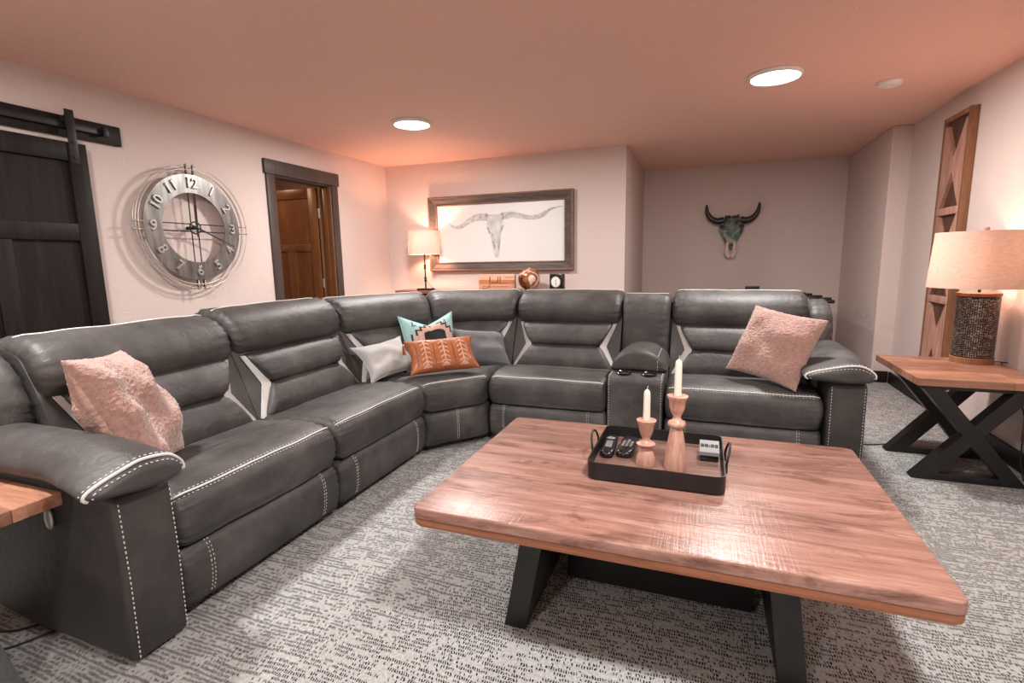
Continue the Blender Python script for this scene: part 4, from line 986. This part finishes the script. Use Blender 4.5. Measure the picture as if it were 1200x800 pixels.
for nm, a, l, w_ in (('hour_hand', -2, .24, .007), ('minute_hand', 113, .35, .006)):
    a = R(a); bm = bmesh.new(); tube(bm, [cp(-.07, a, .021), cp(0, a, .021), cp(l, a, .021)], [w_, w_ * 1.3, .0025], 6); obj(nm, bm, M['ink'], wc)

# ------------------------------------------------------------------ rustic wall panels on the right wall
def wall_panel(y0, y1, z0, z1, label):
    x1 = XR - .001; t = thing('wall_panel', (x1, (y0 + y1) / 2, z0), label, 'wall panel')
    bx('backing_board', (x1 - .022, x1, y0 + .012, y1 - .012, z0 + .012, z1 - .012), M['panelwood'], t)
    xf = x1 - .052
    for a, b in ((y0, y0 + .035), (y1 - .035, y1)): bx('stile', (xf, x1 - .0005, a, b, z0, z1), M['panelframe'], t, .003)
    for a, b in ((z0, z0 + .035), (z1 - .035, z1)): bx('rail', (xf, x1 - .0005, y0 + .0355, y1 - .0355, a, b), M['panelframe'], t, .003)
    zs = [z0 + .035 + (z1 - z0 - .07) * k / 3 for k in range(4)]
    for z in zs[1:3]: bx('rail', (xf + .001, x1 - .0225, y0 + .0355, y1 - .0355, z - .028, z + .028), M['panelpale'], t, .003)
    for a, b in zip(zs, zs[1:]):
        a += .03; b -= .03; ya, yb = y0 + .036, y1 - .036; ym = (ya + yb) / 2; zm = (a + b) / 2
        for pts in ([(ya, a), (ya + .03, a), (ym, zm - .05), (ym, zm), (ym, zm + .05), (ya + .03, b), (ya, b), (ya, zm)], [(yb, a), (yb, zm), (yb, b), (yb - .03, b), (ym, zm + .05), (ym, zm), (ym, zm - .05), (yb - .03, a)]):
            bm = bmesh.new(); prism(bm, pts, lambda p, s: Vector((x1 - (.0225 + .026 * s), p[0] * .999 + ym * .001, p[1]))); obj('side_board', bm, M['panelpale'], t)
    return t
wall_panel(4.69, 5.13, .20, 2.285, 'tall rustic wood wall panel with hourglass inlay, behind the big lamp')
wall_panel(3.15, 3.60, .20, 2.285, 'rustic wood wall panel at the right picture edge, seen under the end table')

# ------------------------------------------------------------------ bull skull in the alcove
bs = thing('bull_skull', (.335, YA, 1.6), 'patinated bull skull with black horns on the alcove wall', 'wall ornament')
bm = bmesh.new(); SY = YA - .012
secs = [(1.775, .085, .05), (1.745, .125, .085), (1.70, .150, .11), (1.65, .150, .125), (1.60, .142, .125), (1.55, .120, .115), (1.49, .088, .10), (1.43, .066, .085), (1.37, .056, .07)]
rings = []
for z, hw, dp in secs:
    rg = []
    for k in range(24):
        a = 2 * PI * k / 24; c, s = math.cos(a), math.sin(a); y = SY - dp / 2 - dp / 2 * math.copysign(abs(s) ** .8, s)
        x = hw * math.copysign(abs(c) ** .75, c); q = Vector((.335 + x, y, z))
        if s > 0.2: q.y += .012 * math.exp(-((z - 1.655) / .03) ** 2 - ((abs(x) - .105) / .03) ** 2) * 3 - .008 * math.exp(-(x / .02) ** 2)
        rg.append(bm.verts.new(q))
    rings.append(rg)
for A, B in zip(rings, rings[1:]):
    for k in range(24): bm.faces.new((A[k], A[(k + 1) % 24], B[(k + 1) % 24], B[k]))
bm.faces.new(rings[0]); bm.faces.new(rings[-1][::-1]); obj('cranium', bm, M['skull'], bs, True, 60)
for s in (-1, 1):
    bm = bmesh.new(); tube(bm, [(.335 + s * .118, SY - .085, 1.655), (.335 + s * .122, SY - .115, 1.652)], .026, 14); obj('eye_socket', bm, M['ink'], bs, True, 40)
    bm = bmesh.new(); tube(bm, spline([(.335 + s * .040, SY - .075, 1.46), (.335 + s * .046, SY - .070, 1.38), (.335 + s * .042, SY - .060, 1.31), (.335 + s * .022, SY - .052, 1.265), (.335 + s * .012, SY - .05, 1.25)], 5, False), [.014 + .016 * min(1, k / 8) - .014 * max(0, (k - 14) / 6) for k in range(21)], 10); obj('nasal_bone', bm, M['tooth'], bs, True)
    bm = bmesh.new(); pts = spline([(.335 + s * .10, SY - .06, 1.735), (.335 + s * .17, SY - .065, 1.725), (.335 + s * .245, SY - .07, 1.755), (.335 + s * .30, SY - .075, 1.83), (.335 + s * .315, SY - .078, 1.92), (.335 + s * .308, SY - .08, 1.945)], 6, False)
    n_ = len(pts); tube(bm, pts, [.046 * (1 - (k / (n_ - 1)) ** 1.5) + .003 for k in range(n_)], 12); obj('horn', bm, M['horn'], bs, True)
bm = bmesh.new()
for k in range(60):
    x = random.uniform(-.08, .08); z = 1.765 + random.uniform(-.01, .015)
    tube(bm, [(.335 + x, SY - .05 + random.uniform(-.03, .02), z), (.335 + x * 1.2, SY - .06, z + random.uniform(.01, .035))], .004, 4)
obj('hair_tuft', bm, M['horn'], bs)

# ------------------------------------------------------------------ table football in the alcove
fb = thing('foosball_table', (.55, 6.45, 0), 'table football game in the alcove, only its black rod handles showing over the sofa', 'game table')
FX0, FX1, FY0, FY1, FZ = .12, .88, 5.55, 6.95, .86
for d in ((FX0, FX0 + .03, FY0, FY1), (FX1 - .03, FX1, FY0, FY1), (FX0 + .031, FX1 - .031, FY0, FY0 + .03), (FX0 + .031, FX1 - .031, FY1 - .03, FY1)): bx('side_board', (*d, .52, FZ), M['espresso'], fb, .004)
bx('pitch', (FX0 + .031, FX1 - .031, FY0 + .031, FY1 - .031, .66, .68), M['felt'], fb)
for x in (FX0 + .02, FX1 - .11):
    for y in (FY0 + .04, FY1 - .13): bx('leg', (x, x + .09, y, y + .09, 0, .5195), M['espresso'], fb, .004)
rod_x = [1.20, 1.12, 1.24, 1.16, 1.22, 1.10, 1.18, 1.14]
for k in range(8):
    y = FY0 + .13 + k * .163; bm = bmesh.new(); xe = rod_x[k]
    tube(bm, [(FX0 - .10, y, .82), (xe - .11, y, .82)], .008, 8); rod = obj('rod', bm, M['chrome'], fb, True, 40)
    bm = bmesh.new(); tube(bm, [(xe - .11, y, .82), (xe - .10, y, .82), (xe - .01, y, .82), (xe, y, .82)], [.014, .018, .018, .015], 12); obj('handle', bm, M['foosblack'], rod, True, 40)
    bm = bmesh.new()
    for i in range(3): box(bm, FX0 + .18 + i * .18, FX0 + .21 + i * .18, y - .011, y + .011, .735, .85, .004)
    obj('players', bm, M['foosblack'], rod, True, 40)
bx('score_counter', (.50, .66, FY1 - .025, FY1 - .005, FZ + .0005, FZ + .042), M['foosblack'], fb, .002)

# ------------------------------------------------------------------ cords on the floor
bm = bmesh.new(); tube(bm, spline([(-2.9, .80, .004), (-2.5, .87, .004), (-2.27, .89, .004), (-2.18, .955, .004), (-2.12, 1.1, .004)], 8, False), .004, 6)
tag(obj('power_cord', bm, M['ink'], None, True), 'black cord on the carpet running under the left sofa arm', 'cord')
bm = bmesh.new(); tube(bm, spline([(-2.3, .805, .004), (-2.16, .835, .004), (-2.11, .90, .004), (-2.08, .985, .004)], 8, False), .004, 6)
tag(obj('power_cord', bm, M['ink'], None, True), 'second black cord at the near left, running beside the table leg', 'cord')
bm = bmesh.new(); tube(bm, spline([(.885, 3.95, .004), (1.0, 3.90, .004), (1.10, 3.90, .004), (1.3, 3.98, .004), (1.55, 3.96, .004), (1.73, 3.9, .004)], 8, False), .004, 6)
tag(obj('power_cord', bm, M['ink'], None, True), 'black cord on the carpet between the sofa and the right end table', 'cord')
